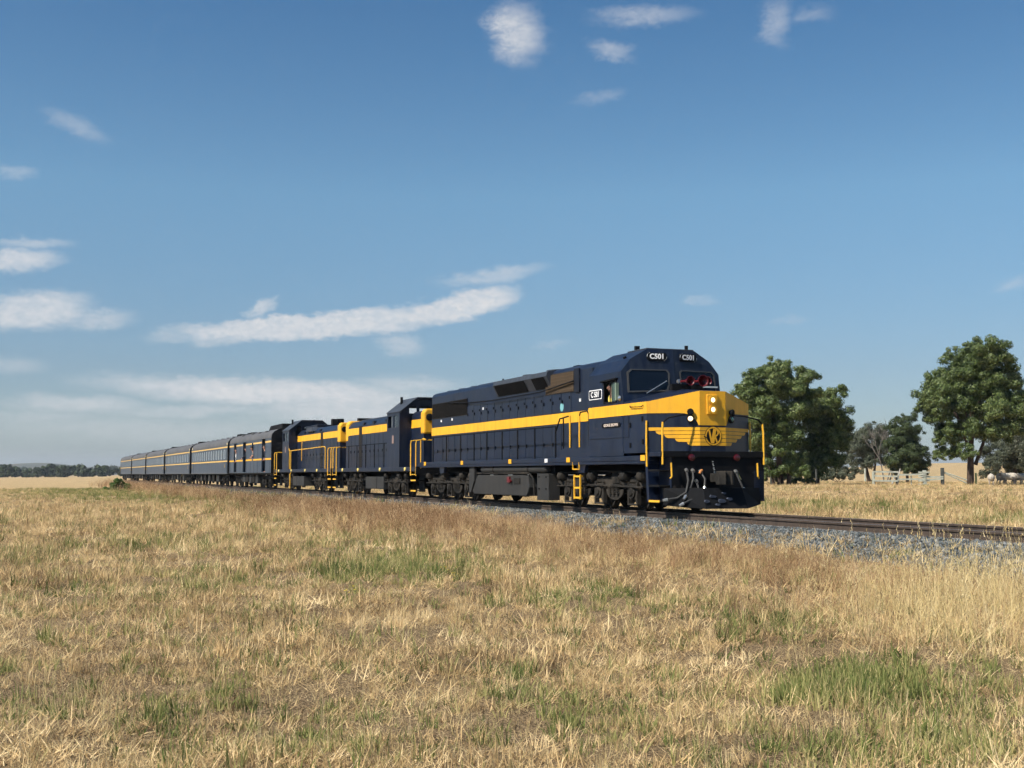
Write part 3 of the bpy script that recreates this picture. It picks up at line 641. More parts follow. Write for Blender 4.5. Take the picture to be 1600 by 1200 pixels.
tree('large_gum_tree', 'largest gum tree, upright dark trunk beside the sheep', DT, (1516, 758),
     [(1520, 555, 22), (1545, 560, 20), (1500, 572, 22), (1530, 585, 24), (1560, 585, 22), (1572, 605, 22), (1480, 592, 20), (1505, 605, 24), (1462, 615, 20), (1540, 615, 26), (1578, 630, 20), (1490, 630, 22), (1455, 630, 14), (1520, 640, 24), (1556, 648, 24), (1470, 652, 18), (1590, 655, 16), (1500, 665, 18), (1535, 672, 20), (1568, 676, 18), (1480, 680, 15), (1495, 700, 14), (1482, 712, 10), (1510, 545, 13), (1588, 625, 12), (1447, 628, 7)],
     LEAF_D, [(1516, 759, 1522, 640, .34), (1524, 720, 1565, 630, .16), (1512, 690, 1480, 620, .14)], depth=.85, per=210, size=.21)
tree('grey_tree', 'grey green leafy tree behind the sheep at the right edge', DT + 18, (1582, 752),
     [(1570, 680, 18), (1595, 672, 20), (1615, 690, 20), (1560, 705, 17), (1585, 705, 20), (1608, 715, 18), (1550, 722, 13), (1575, 728, 14), (1600, 732, 14), (1630, 710, 18), (1545, 740, 8)],
     LEAF_G, [(1584, 752, 1590, 700, .18)], depth=.9, per=180, size=.20)
# dead tree: bare forked limbs
def bare(mb, p, d, L, r, n):
    q = p + d * L; mid = p.lerp(q, .5) + Vector((random.uniform(-1, 1), random.uniform(-1, 1), random.uniform(-.3, .3))) * L * .07
    mb.tube([p, mid, q], r, 5, r * .6)
    if n == 0: return
    for k in range(3 if n > 1 else 2):
        dd = (d + Vector((random.uniform(-.75, .75), random.uniform(-.75, .75), random.uniform(-.15, .45)))).normalized()
        bare(mb, p.lerp(q, random.uniform(.65, 1)), dd, L * random.uniform(.55, .8), r * .58, n - 1)
root = empty('dead_tree', at(1385, 748, DT + 26)); tag(root, 'leafless grey dead tree with bare forked branches behind the yard rails', 'tree')
mb = MB(); random.seed(21)
for dx in (-.5, .2, .7):
    bare(mb, Vector((dx * .5, 0, -.2)), Vector((dx * .45, random.uniform(-.2, .2), 1)).normalized(), 2.7, .08, 4)
mb.build('trunk', BARKG, root, smooth=True)
# pale forked stump in front of the conical tree
root = empty('tree_stump', at(1402, 755, DT + 6)); tag(root, 'pale forked dead stump leaning against the timber rails', 'stump')
MB().tube([(0, 0, -.1), (.1, 0, .6), (.28, 0, 1.25)], .09, 7, .04).build('trunk', mat('bleached_wood', (.5, .48, .45), .9, .1, var=.3), root, smooth=True)
MB().tube([(-.45, .1, -.1), (-.2, .05, .5), (.12, 0, 1.0)], .07, 7, .03).build('limb', bpy.data.materials['bleached_wood'], root, smooth=True)
# green bush beside the tail of the train, low scrub near the trees
def bush(label, D, base, blobs, m, size=.16, per=120):
    root = empty('bush', at(*base, D)); tag(root, label, 'bush'); o0 = Vector(root.location); k = D / FPX; cl = []
    mb = MB()
    for (bx, by, br) in blobs:
        for j in range(8):
            c = at(bx, by, D) - o0 + Vector((random.gauss(0, .4), random.gauss(0, .6), random.gauss(0, .35))) * br * k; cl.append((c.x, c.y, max(c.z, .1), br * k * random.uniform(.35, .6)))
        mb.tube([(0, 0, -.1), tuple((at(bx, by, D) - o0) * .8)], .035, 5, .01)
    leaf_mesh('crown', cl, per, size, m, root, 0, .5); mb.build('stem', BARK, root)
GB = inst_mat('bush_leaves', [(.05, (.03, .07, .018)), (.5, (.07, .13, .032)), (.9, (.13, .20, .06))], .6, .25, .6, island=True)
bush('rounded dark green bush in the paddock beside the last carriage', 118, (186, 767), [(176, 761, 7), (188, 758, 8), (200, 762, 6), (166, 764, 5), (212, 764, 5), (184, 754, 5)], GB, .22)
bush('low olive scrub under the dense dark gum tree', DT + 3, (1262, 758), [(1250, 748, 7), (1265, 750, 7), (1240, 752, 5)], LEAF_D, .2)

bush('low dull scrub between the trunks of the tall broad gum tree', DT + 8, (1205, 756), [(1190, 746, 8), (1205, 742, 9), (1222, 745, 9), (1240, 746, 8), (1178, 750, 6)], LEAF_G, .22)
bush('grey scrub on the field edge behind the dense dark gum tree', DT + 25, (1310, 752), [(1300, 744, 7), (1315, 742, 8), (1330, 745, 6), (1288, 746, 6)], LEAF_G, .22)
# far wood on the left horizon: one mass
cl = []
for row, (D, y0, y1, x0, x1, n) in enumerate(((760, 745.5, 724, -420, 330, 330), (1500, 738, 719, -420, 760, 260))):
    for i in range(n):
        px_ = random.uniform(x0, x1); k = D / FPX
        if row == 0 and 100 < px_ < 200 and random.random() < .35: continue
        Dd = D * random.uniform(.97, 1.08); h = (y0 - y1) * k * random.choice((random.uniform(.35, .7), random.uniform(.6, .95))); p = at(px_, 741, Dd); gz = float(ground_z(p.x, p.y))
        for j in range(7):
            t = random.random(); cl.append((p.x + random.gauss(0, .22) * h, p.y + random.gauss(0, .25) * h, gz + h * (.18 + .68 * t), h * random.uniform(.17, .27)))
wood = leaf_mesh('distant_wood', cl, 34, 2.1, LEAF_F, None, 0, .7); tag(wood, 'dark belt of distant trees along the left horizon', 'trees', kind='stuff')

# ------------------------------------------------------------------ fences and sheep
PAINT = mat('weathered_white_timber', (.40, .42, .36), .9, .1, var=.25, vscale_=5); TIMB = mat('dark_timber_post', (.07, .075, .07), .9, .1, var=.4, vscale_=5)
fr = empty('yard_fence', at(1405, 758, DT)); tag(fr, 'pale timber rail fence of the sheep yard between the trees', 'fence'); f0 = Vector(fr.location)
def fp(x, y): return at(x, y, DT) - f0
for (x, y0, y1, w, m, nm) in ((1365, 757, 737, .17, PAINT, 'post'), (1401, 758, 739, .14, TIMB, 'post'), (1424, 757, 740, .09, PAINT, 'post'), (1445, 760, 735, .26, PAINT, 'post'), (1473, 760, 731, .24, TIMB, 'strainer_post')):
    a = fp(x, y0); b = fp(x, y1); MB().box(a.x - w / 2, a.x + w / 2, -w / 2, w / 2, a.z - .3, b.z).build(nm, m, fr, bevel=.02)
for (xa, ya, xb, yb) in ((1364, 737, 1402, 737.5), (1364, 743.5, 1402, 744.5), (1364, 751, 1402, 751.5), (1402, 742, 1445, 741), (1402, 749, 1445, 748.5), (1445, 745.5, 1473, 745), (1445, 750, 1473, 748), (1434, 738, 1452, 738), (1434, 744.5, 1452, 744.5), (1434, 751, 1452, 751), (1434, 757, 1452, 757)):
    a = fp(xa, ya); b = fp(xb, yb); a.y = b.y = -.14; MB().hull([a + Vector((0, -.025, -.065)), a + Vector((0, .025, -.065)), a + Vector((0, .025, .065)), a + Vector((0, -.025, .065))],
        [b + Vector((0, -.025, -.065)), b + Vector((0, .025, -.065)), b + Vector((0, .025, .065)), b + Vector((0, -.025, .065))]).build('rail', PAINT, fr)
for (xa, ya, xb, yb) in ((1475, 739, 1513, 756), (1476, 738, 1511, 750)):
    MB().tube([fp(xa, ya), fp(xb, yb)], .05, 6).build('stay', PAINT, fr)
for (x, y0, y1, m, lab) in ((1276, 761, 733, TIMB, 'dark leaning fence post in front of the dense dark gum tree'), (1525.5, 760, 739, mat('green_steel_post', (.14, .20, .08), .6, .3), 'thin green steel post touching the trunk of the largest gum tree'), (1352, 746, 732, PAINT, 'short white post standing left of the timber rails'), (1205, 762, 738, TIMB, 'dark fence post right beside the nose of the leading locomotive')):
    p = at(x, y0, DT - 2); h = (y0 - y1) * (DT - 2) / FPX; o = MB().prism([(.075 * math.cos(a * 1.0472), .075 * math.sin(a * 1.0472)) for a in range(6)], 'z', -.3, h).add([(0, 0, h + .02)], []).build('fence_post', m); o.location = p
    o.rotation_euler = (random.uniform(-.03, .03), random.uniform(-.03, .03), 0); tag(o, lab, 'post')
WOOL = mat('sheep_wool', (.46, .42, .36), 1.0, .05, var=.25, vscale_=9, bump=.8, bscale=18); SFACE = mat('sheep_face', (.30, .26, .22), .9, .1)
def make_sheep():
    root = empty('sheep'); bm = bmesh.new()
    # body rings along x: (x, z centre, half height, half width)
    prof = [(-.55, .62, .10, .10), (-.50, .62, .22, .19), (-.35, .62, .28, .25), (-.1, .60, .29, .27), (.15, .60, .28, .26), (.36, .63, .26, .23), (.48, .68, .20, .16), (.58, .77, .14, .11), (.66, .84, .10, .09)]
    rg = []
    for (x, zc, hh, hw) in prof:
        rg.append([bm.verts.new((x + random.uniform(-.01, .01), hw * math.cos(a * .5236) * random.uniform(.95, 1.05), zc + hh * math.sin(a * .5236) * random.uniform(.95, 1.05))) for a in range(12)])
    for i in range(len(rg) - 1):
        for k in range(12): bm.faces.new((rg[i][k], rg[i][(k + 1) % 12], rg[i + 1][(k + 1) % 12], rg[i + 1][k]))
    bm.faces.new(rg[0]); bm.faces.new(rg[-1]); bmesh.ops.recalc_face_normals(bm, faces=bm.faces)
    me = bpy.data.meshes.new('body'); bm.to_mesh(me); bm.free(); me.materials.append(WOOL)
    for p in me.polygons: p.use_smooth = True
    o = bpy.data.objects.new('body', me); COL.objects.link(o); o.parent = root
    MB().lathe((.60, 0, .84), (.86, 0, -.5), [(0, .05), (.05, .095), (.15, .085), (.26, .06), (.30, .03)], 10).build('head', SFACE, root, smooth=True)
    for s in (-1, 1):
        MB().add([(.64, s * .07, .90), (.60, s * .20, .86), (.66, s * .19, .83), (.69, s * .07, .85)], [(0, 1, 2, 3)]).build('ear', SFACE, root)
        # front leg (straight, wrist low) and hind leg with hock
        MB().tube([(.34, s * .13, .5), (.35, s * .13, .27), (.34, s * .13, .0)], .055, 7, .032).build('leg', SFACE, root, smooth=True)
        MB().tube([(-.38, s * .14, .5), (-.34, s * .14, .36), (-.45, s * .14, .23), (-.43, s * .14, .0)], .075, 7, .03).build('leg', SFACE, root, smooth=True)
    MB().tube([(-.55, 0, .72), (-.60, 0, .60), (-.59, 0, .50)], .035, 6, .02).build('tail', WOOL, root, smooth=True)
    return root
sh0 = make_sheep()
for i, (x, y, D, rz, sc1, lab) in enumerate(((1549, 760, DT - 5, 1.2, 1.0, 'pale sheep in the sun nearest the large gum trunk, leftmost of the mob'), (1566, 759, DT + 1, .5, 1.0, 'second sheep from the large gum trunk'), (1578, 760, DT, 2.4, 1.02, 'third sheep from the large gum trunk, in shade'),
                                             (1590, 759.5, DT + .5, .2, .98, 'fourth sheep from the large gum trunk, in shade'), (1604, 759.5, DT - .5, 2.8, 1.0, 'sheep cut by the right edge of the picture'))):
    o = sh0 if i == 0 else copy_tree(sh0)
    p = at(x, y, D); p.z = float(ground_z(p.x, p.y)) + .02; o.location = p; o.rotation_euler = (0, 0, rz); o.scale = (sc1,) * 3; tag(o, lab, 'sheep', 'sheep resting in the shade of the large gum tree')

# ------------------------------------------------------------------ rolling stock helpers (local axes: x across, near side negative; y back along the train; z up from rail head)
def vehicle(name, s0, label, cat, group=None):
    o = empty(name, trk(0, s0, 0), TH); return tag(o, label, cat, group)
_wheel = {}
def bogie(parent, yc, axles, rad=.5, hw=1.12, m=None, heavy=True):
    m = m or BOGIE
    b = MB()
    y0, y1 = axles[0] - .85, axles[-1] + .85
    for s in (-1, 1):
        x0, x1 = sorted((s * (hw - .10), s * (hw - .01)))
        # side frame: beam that dips between the axles
        top = [(y0, .86)]; 
        pts = [(y0, .88), (y1, .88), (y1, .70)]
        for a in reversed(axles): pts += [(a + .42, .60), (a + .26, .74), (a - .26, .74), (a - .42, .60)]
        pts += [(y0, .70)]
        b.prism(pts, 'x', x0, x1)
    b.box(-hw + .1, hw - .1, yc - .25, yc + .25, .55, .85)
    fr = b.build('bogie', m, parent, bevel=.012)
    for a in axles:
        key = (rad,)
        if key not in _wheel:
            w = MB()
            for s in (-1, 1):
                w.lathe((s * .72, 0, 0), (s, 0, 0), [(0, rad + .03), (.03, rad + .03), (.035, rad), (.14, rad - .01), (.14, rad - .07), (.10, rad - .09), (.10, .16), (.15, .13), (.20, .11)], 24)
            w.cyl((-.75, 0, 0), (.75, 0, 0), .08, 10); _wheel[key] = w.build('wheelset', BOGIE, fr, smooth=True, loc=(0, a, rad))
        else: share(_wheel[key], fr, (0, a, rad))
        for s in (-1, 1):
            q = MB(); 
            q.box(*sorted((s * (hw - .10), s * (hw + .03))), a - .17, a + .17, rad - .20, rad + .22)
            q.lathe((s * (hw + .02), a, rad), (s, 0, 0), [(0, .17), (.05, .17), (.06, .12), (.10, .10)], 12)
            for k in (-1, 1): q.box(*sorted((s * (hw - .08), s * (hw + .05))), a + k * .24 - .035, a + k * .24 + .035, rad - .33, rad + .26)
            q.box(*sorted((s * (hw - .08), s * (hw + .05))), a - .27, a + .27, rad - .36, rad - .31)
            q.build('axlebox', m, fr, bevel=.01)
    for s in (-1, 1):
        for i in range(len(axles) - 1):
            c = (axles[i] + axles[i + 1]) / 2
            if heavy:
                # spring plank with coil springs and a bowl shaped equaliser
                q = MB(); arc = [(c + .52 * math.cos(t), .56 + .30 * math.sin(t)) for t in np.linspace(math.pi, 2 * math.pi, 9)]
                q.prism(arc, 'x', *sorted((s * (hw + .0), s * (hw + .06))))
                q.box(*sorted((s * (hw + .0), s * (hw + .10))), c - .36, c + .36, .64, .70)
                q.build('spring_plank', m, fr, bevel=.01)
                q = MB()
                for k in (-.22, 0, .22):
                    for j in range(5): q.cyl((s * (hw + .08), c + k, .44 + j * .045), (s * (hw + .08), c + k, .465 + j * .045), .075, 10)
                q.build('coil_springs', m, fr)
                q = MB(); 
                q.prism([(c - .22, .72), (c + .22, .72), (c + .16, 1.02), (c - .16, 1.02)], 'x', *sorted((s * (hw - .02), s * (hw + .05))))
                q.build('bracket', m, fr, bevel=.01)
            else:
                q = MB(); 
                for k in (-.14, .14):
                    for j in range(5): q.cyl((s * (hw + .03), c + k, .40 + j * .05), (s * (hw + .03), c + k, .43 + j * .05), .085, 10)
                q.box(*sorted((s * (hw - .05), s * (hw + .12))), c - .3, c + .3, .32, .39)
                q.build('coil_springs', m, fr)
        if heavy:
            for c in [(axles[0] - .55)] + [a + .42 for a in axles]:
                MB().lathe((s * (hw + .06), c - .20, .90), (0, 1, 0), [(0, .06), (.02, .13), (.2, .145), (.24, .15), (.25, .12), (.34, .06), (.52, .03)], 12).build('brake_cylinder', m, fr, smooth=True)
            q = MB(); q.tube([(s * (hw + .05), y0 + .1, 1.0), (s * (hw + .05), yc, 1.05), (s * (hw + .05), y1 - .1, 1.0)], .022, 5)
            q.tube([(s * (hw + .1), y0 + .2, .62), (s * (hw + .1), yc, .66), (s * (hw + .1), y1 - .2, .62)], .025, 5); q.build('brake_rigging', m, fr)
    return fr
def handrail(parent, pts, r=.018, m=None, name='handrail'):
    return MB().tube(pts, r, 6).build(name, m or YEL_RAIL, parent, smooth=True)
def arc_pts(c, r, a0, a1, n, plane):
    out = []
    for i in range(n + 1):
        a = a0 + (a1 - a0) * i / n; out.append(tuple(Vector(c) + plane[0] * r * math.cos(a) + plane[1] * r * math.sin(a)))
    return out
def coupler(parent, y, sgn):
    q = MB(); q.box(-.11, .11, *sorted((y, y + sgn * .45)), .76, .98); 
    q.prism([(-.20, y + sgn * .42), (.20, y + sgn * .42), (.22, y + sgn * .60), (.10, y + sgn * .72), (-.02, y + sgn * .62), (-.10, y + sgn * .74), (-.22, y + sgn * .60)], 'z', .70, 1.04)
    q.build('coupler', BOGIE, parent, bevel=.02)

# ------------------------------------------------------------------ leading locomotive
L = vehicle('diesel_locomotive', 0, 'leading blue and yellow diesel locomotive numbered C501 with lit headlights', 'locomotive', 'locomotives hauling the train')
W = HW
# frame
q = MB(); q.box(-W, W, .62, 19.55, 1.30, 1.43); q.box(-W + .012, W - .012, .64, 19.53, 1.22, 1.30); q.build('sill', NAVY, L, bevel=.01)
q = MB(); q.box(-.62, .62, .4, 19.3, .95, 1.22); q.box(-1.2, 1.2, 7.0, 14.0, 1.0, 1.22); q.build('main_frame', BLACK, L)
# walkway deck between hood and sill is the sill top; front deck
q = MB(); q.prism([(-W, .02), (W, .02), (W, .70), (-W, .70)], 'z', 1.40, 1.50); q.build('front_deck', NAVY, L, bevel=.01)
# pilot plate with stepped sides, and plough
q = MB(); q.prism([(-W + .30, 1.40), (W - .0, 1.40), (W, .36), (W - .12, .30), (-W + .30, .30)], 'y', .0, .05); q.build('pilot', BLACK, L)
q = MB(); q.box(-W, W, -.05, .02, 1.38, 1.53); q.build('anticlimber', BLACK, L, bevel=.01)
q = MB()
ra = [(-1.38, .04, .62), (-.55, -.42, .62), (.55, -.42, .62), (1.40, .04, .62)]; rb = [(-1.38, -.02, .20), (-.60, -.62, .12), (.60, -.62, .12), (1.36, -.02, .20)]
q.add(ra + rb + [(x, .10, z) for x, y, z in ra] + [(x, .10, z) for x, y, z in rb], [(0, 1, 5, 4), (1, 2, 6, 5), (2, 3, 7, 6), (8, 12, 13, 9), (9, 13, 14, 10), (10, 14, 15, 11), (0, 8, 9, 1), (1, 9, 10, 2), (2, 10, 11, 3), (4, 5, 13, 12), (5, 6, 14, 13), (6, 7, 15, 14), (0, 4, 12, 8), (3, 11, 15, 7)])
q.build('plough', BLACK, L)
q = MB()
for (x, z, r) in ((-.35, .42, .10), (-.12, .30, .13), (.12, .36, .09), (-.55, .30, .09), (.0, .50, .06), (-.25, .22, .08)):
    q.prism([(x + r * math.cos(a) * random.uniform(.6, 1.1), z + .5 * r * math.sin(a) * random.uniform(.6, 1.1)) for a in np.linspace(0, 5.6, 8)], 'y', -.575 + .4 * (z - .2), -.585 + .4 * (z - .2) - .05)
tag(q.build('plough_light_patches', mat('lit_patch_grey', (.05, .06, .085), .8, .2, var=.4, vscale_=9), L), kind='stuff')  # paler patches painted on to stand for light falling on the plough
# step wells at both front corners
for s in (-1, 1):
    xa, xb = sorted((s * W, s * (W - .30)))
    q = MB(); q.prism([(.70, 1.40), (.82, 1.40), (.72, .28), (.60, .28)], 'x', xa, xb); q.build('step_back_plate', NAVY, L)
    q = MB(); q.box(*sorted((s * (W - .30), s * (W - .33))), .03, .66, .28, 1.40); q.build('step_side_plate', NAVY, L)
    q = MB(); q.box(xa, xb, .0, .05, .28, 1.05) if s > 0 else q.box(xb - .02, xb, .0, .05, .28, 1.40); q.build('step_front_plate', NAVY, L)
    for z in (.28, .66, 1.04):
        t = MB().box(xa, xb, .08, .62, z, z + .03).build('step_tread', UNDER, L); MB().box(*sorted((s * W, s * (W + .012))), .08, .62, z - .012, z + .042).build('step_edge', YEL_RAIL if z < .3 else BLACK, t)
# bogies, wheels
bogie(L, 4.1, [2.12, 4.10, 6.12]); bogie(L, 16.75, [14.85, 16.80, 18.72])
# fuel tank, reservoirs, boxes (near and far side)
q = MB(); q.prism([(8.72, .40), (8.62, .55), (8.72, .90), (8.95, .93), (13.2, .93), (13.35, .86), (13.75, .40), (13.6, .28), (8.85, .28)], 'x', -1.36, 1.36); q.build('fuel_tank', TANK, L, bevel=.02)
for s in (-1, 1):
    MB().lathe((s * 1.28, 7.25, 1.12), (0, 1, 0), [(0, .05), (.05, .11), (.12, .135), (5.5, .135), (5.6, .11), (5.65, .05)], 16).build('air_reservoir', TANK, L, smooth=True)
    for y in (8.6, 11.6): MB().lathe((s * 1.28, y, 1.12), (0, 1, 0), [(0, .15), (.06, .15)], 16).build('reservoir_strap', UNDER, L)
    q = MB(); q.prism([(13.45, 1.30), (13.98, 1.30), (13.98, .34), (13.80, .34), (13.45, .75)], 'x', *sorted((s * 1.30, s * 1.40))); q.build('tank_bracket', TANK, L)
    q = MB(); q.box(*sorted((s * 1.0, s * 1.38)), 7.08, 7.95, .18, .98); bx_ = q.build('battery_box', TANK, L, bevel=.015)
    for (y, z) in ((7.25, .88), (7.78, .88), (7.25, .52), (7.78, .52)): MB().box(*sorted((s * 1.37, s * 1.40)), y - .03, y + .03, z - .025, z + .025).build('latch', BLACK, bx_)
    q = MB(); q.tube([(s * 1.34, 13.3, .99), (s * 1.36, 8.6, .99), (s * 1.36, 8.25, .80), (s * 1.36, 8.2, .3)], .03, 6); q.build('fuel_pipe', BOGIE, L, smooth=True)
    q = MB(); q.box(*sorted((s * 1.36, s * 1.42)), 10.15, 10.35, .70, .88); q.lathe((s * 1.40, 10.05, .74), (s, 0, 0), [(0, .06), (.06, .05)], 10); q.build('filler_cap', REDP, L)
    q = MB(); q.box(*sorted((s * 1.37, s * 1.385)), 9.35, 9.85, .66, .84); q.build('gauge_plate', UNDER, L)
    # side ladder under the cab door
    q = MB()
    for y in (4.72, 5.12): q.box(*sorted((s * 1.42, s * 1.455)), y - .022, y + .022, .26, .95)
    for z in (.30, .58, .90): q.box(*sorted((s * 1.36, s * 1.46)), 4.74, 5.10, z - .025, z + .025)
    q.build('ladder', YEL_RAIL, L)
    handrail(L, [(s * 1.46, 4.74, 1.30), (s * 1.46, 4.74, 1.10), (s * 1.46, 5.16, 1.10), (s * 1.46, 5.16, 1.30)], .02)
    for y in (18.8, 14.5, 9.9, 5.42, .92):
        MB().box(*sorted((s * (W + .001), s * (W + .012))), y - .12, y + .12, 1.30, 1.44).build('yellow_jacking_mark', YEL, L)
    MB().box(*sorted((s * (W + .001), s * (W + .01))), 6.9, 7.1, 1.31, 1.42).build('data_plate', WHITE, L)
    for y in (4.75, 17.0):
        q = MB(); q.prism([(y - .30, 1.22), (y + .30, 1.22), (y + .20, 1.0), (y - .20, 1.0)], 'x', *sorted((s * 1.30, s * 1.40))); q.build('frame_bracket', NAVY, L)
# ---- nose
NA, NB_, NC, ND = (-W, .68), (-.37, .0), (.37, .0), (W, .68)
q = MB(); zb = 1.50
pl = [(-W, 1.95), NA, NB_, NC, ND, (W, 1.95)]; tz = [2.84, 2.78, 3.04, 3.04, 2.78, 2.84]
q.add([(x, y, zb) for x, y in pl] + [(x, y, z) for (x, y), z in zip(pl, tz)] + [(0, 1.85, 3.22)],
      [(0, 1, 7, 6), (1, 2, 8, 7), (2, 3, 9, 8), (3, 4, 10, 9), (4, 5, 11, 10), (6, 7, 12), (7, 8, 12), (8, 9, 12), (9, 10, 12), (10, 11, 12), (0, 5, 4, 3, 2, 1)])
nose = q.build('nose', NAVY, L)
FL = math.hypot(NB_[0] - NA[0], NB_[1] - NA[1])
curve = [(FL - .03, 2.178), (FL - .07, 2.26), (FL - .14, 2.35), (FL - .24, 2.43), (FL - .38, 2.475), (FL - .52, 2.485)]
ylw = MB()
ylw.facet(NA, NB_, [(0, 2.485), (0, 2.78), (FL, 3.04), (FL, 2.178)] + curve, .002, .008)
ylw.facet(NB_, NC, [(0, 2.178), (0, 3.04), (.74, 3.04), (.74, 2.178)], .002, .008)
ylw.facet(NC, ND, [(FL - t, z) for t, z in [(0, 2.485), (0, 2.78), (FL, 3.04), (FL, 2.178)] + curve], .002, .008)
ylw.box(-W - .008, -W - .001, .68, 1.95, 2.485, 2.785); ylw.box(W + .001, W + .008, .68, 1.95, 2.485, 2.785)
ylw.build('nose_band', YEL, nose)
# winged emblem: five stepped bars across the three faces
lext = [.02, .20, .42, .68, .98]; bh = .094
for i in range(5):
    z1 = 2.128 - i * bh; z0 = z1 - bh + .012; t0 = lext[i]; e = MB(); sl_ = 0 if i == 0 else .09
    e.facet(NA, NB_, [(t0 + sl_, z0), (t0 + sl_ * .35, z0 + (z1 - z0) * .35), (t0, z1), (FL, z1), (FL, z0)], .002, .010)
    e.facet(NB_, NC, [(0, z0), (0, z1), (.74, z1), (.74, z0)], .002, .010)
    e.facet(NC, ND, [(0, z0), (0, z1), (FL - t0, z1), (FL - t0 - sl_ * .35, z0 + (z1 - z0) * .35), (FL - t0 - sl_, z0)], .002, .010)
    e.build('wing_bar', YEL, nose)
# roundel with monogram
def disc(cx, cz, r0, r1, y0, y1, n=32, rz=1.0):
    m_ = MB(); n_ = n
    vs_ = []
    for y in (y0, y1):
        for rr in (r0, r1): vs_ += [(cx + rr * math.cos(6.28319 * k / n_), y, cz + rr * rz * math.sin(6.28319 * k / n_)) for k in range(n_)]
    fs = []
    for k in range(n_):
        k2 = (k + 1) % n_
        fs += [(k, k2, n_ + k2, n_ + k), (2 * n_ + k, 3 * n_ + k, 3 * n_ + k2, 2 * n_ + k2), (n_ + k, n_ + k2, 3 * n_ + k2, 3 * n_ + k), (k, 2 * n_ + k, 2 * n_ + k2, k2)]
    return m_.add(vs_, fs)
ex, ez = -.0, 1.91
rd = MB().lathe((ex, -.012, ez), (0, -1, 0), [(0, .245), (.006, .245)], 36).build('roundel', BLACK, nose)
disc(ex, ez, .195, .232, -.022, -.013).build('ring', YEL, rd)
q = MB()
def stroke(x0, z0, x1, z1, w): 
    d = Vector((x1 - x0, z1 - z0)).normalized() * w / 2; n_ = Vector((-d.y, d.x))
    q.prism([(x0 + n_.x, z0 + n_.y), (x1 + n_.x, z1 + n_.y), (x1 - n_.x, z1 - n_.y), (x0 - n_.x, z0 - n_.y)], 'y', -.024, -.014)
stroke(ex - .12, ez + .15, ex - .045, ez - .17, .045); stroke(ex + .03, ez + .185, ex - .04, ez - .18, .05)     # V
stroke(ex + .075, ez + .185, ex + .0, ez - .18, .035); stroke(ex + .045, ez + .0, ex + .11, ez - .16, .042)
bowl = [(ex + .065, ez + .165), (ex + .12, ez + .15), (ex + .145, ez + .10), (ex + .13, ez + .05), (ex + .09, ez + .01), (ex + .045, ez + .0)]
for a_, b_ in zip(bowl[:-1], bowl[1:]): stroke(*a_, *b_, .036)
q.build('monogram', YEL, rd)
# headlight: yellow housing with two lit lamps
hl = MB().box(-.19, .13, -.05, -.008, 2.44, 2.95).build('headlight', YEL, nose, bevel=.02)
for z in (2.81, 2.57):
    MB().lathe((-.03, -.05, z), (0, -1, 0), [(0, .105), (.03, .11), (.03, .088)], 18).build('bezel', YEL, hl, smooth=True)
    MB().lathe((-.03, -.055, z), (0, -1, 0), [(0, .085), (.015, .08), (.03, .05), (.035, .01)], 18).build('lamp', LAMP, hl, smooth=True)
# marker lights on the slanted faces, black curved handrails
for s, lm in ((-1, LAMP2), (1, LAMPG)):
    d = Vector((s * .53 if False else s * .52, -.85, 0)).normalized(); p = Vector((s * .58, .10, 2.34))
    mk = MB().lathe(p, d, [(0, .10), (.05, .10), (.055, .06)], 16).build('marker_light', BLACK, nose, smooth=True)
    MB().lathe(p + d * .055, d, [(0, .062), (.012, .055), (.02, .02)], 14).build('lens', lm, mk, smooth=True)
    MB().lathe(p + Vector((0, .0, .17)), d, [(0, .07), (.06, .085), (.09, .07)], 12).build('shade', BLACK, mk, smooth=True)
    handrail(L, [(s * .62, .03, 2.44), (s * .9, -.02, 2.42), (s * 1.3, -.04, 2.34), (s * 1.44, -.03, 2.22)], .02, BLACK)
    handrail(L, [(s * 1.44, -.03, 2.24), (s * 1.46, -.04, 2.0), (s * 1.46, -.04, 1.2)], .025)
    handrail(L, [(s * (W + .03), .66, 2.30), (s * (W + .04), .66, 1.9), (s * (W + .03), .66, 1.15)], .025)
    handrail(L, [(s * 1.24, -.08, 1.24), (s * 1.24, -.10, .90), (s * 1.28, -.08, .86)], .022)
    MB().lathe((s * .65, -.05, 1.37), (0, -1, 0), [(0, .09), (.03, .085), (.045, .04)], 16).build('red_marker_lens', REDL, L, smooth=True)
handrail(L, [(-W - .03, 1.55, 2.72), (-W - .05, 1.50, 2.68), (-W - .05, .90, 2.66), (-W - .03, .84, 2.70)], .012, BLACK)
handrail(L, [(-.75, .42, 2.28), (-.2, -.06, 1.86)], .012, BLACK, 'lift_rod')
# ---- cab
def fs_(v, z): return 1.98 + .13 * (z - 2.85) / .9 - .20 * (1 - abs(v) / W)
sec = [(-W, 1.44), (-W, 3.66), (-1.20, 4.00), (-.73, 4.27), (.73, 4.27), (1.20, 4.00), (W, 3.66), (W, 1.44)]
cab = MB(); CY1 = 4.05
win = (2.40, 3.06, 2.89, 3.40)       # near side opening y0,y1,z0,z1
def quad(*p): cab.add(p, [tuple(range(len(p)))])
F = [(v, fs_(v, z), z) for v, z in sec]; Bk = [(v, CY1, z) for v, z in sec]
for i_ in (1, 2, 4, 5): quad(F[i_], F[i_ + 1], Bk[i_ + 1], Bk[i_])
quad(F[3], (0, fs_(0, 4.27), 4.27), F[4], Bk[4], Bk[3])
quad(*Bk)
c0, c1 = (0, fs_(0, 1.44), 1.44), (0, fs_(0, 4.27), 4.27)
quad(F[0], c0, c1, F[3], F[2], F[1]); quad(c0, F[7], F[6], F[5], F[4], c1)
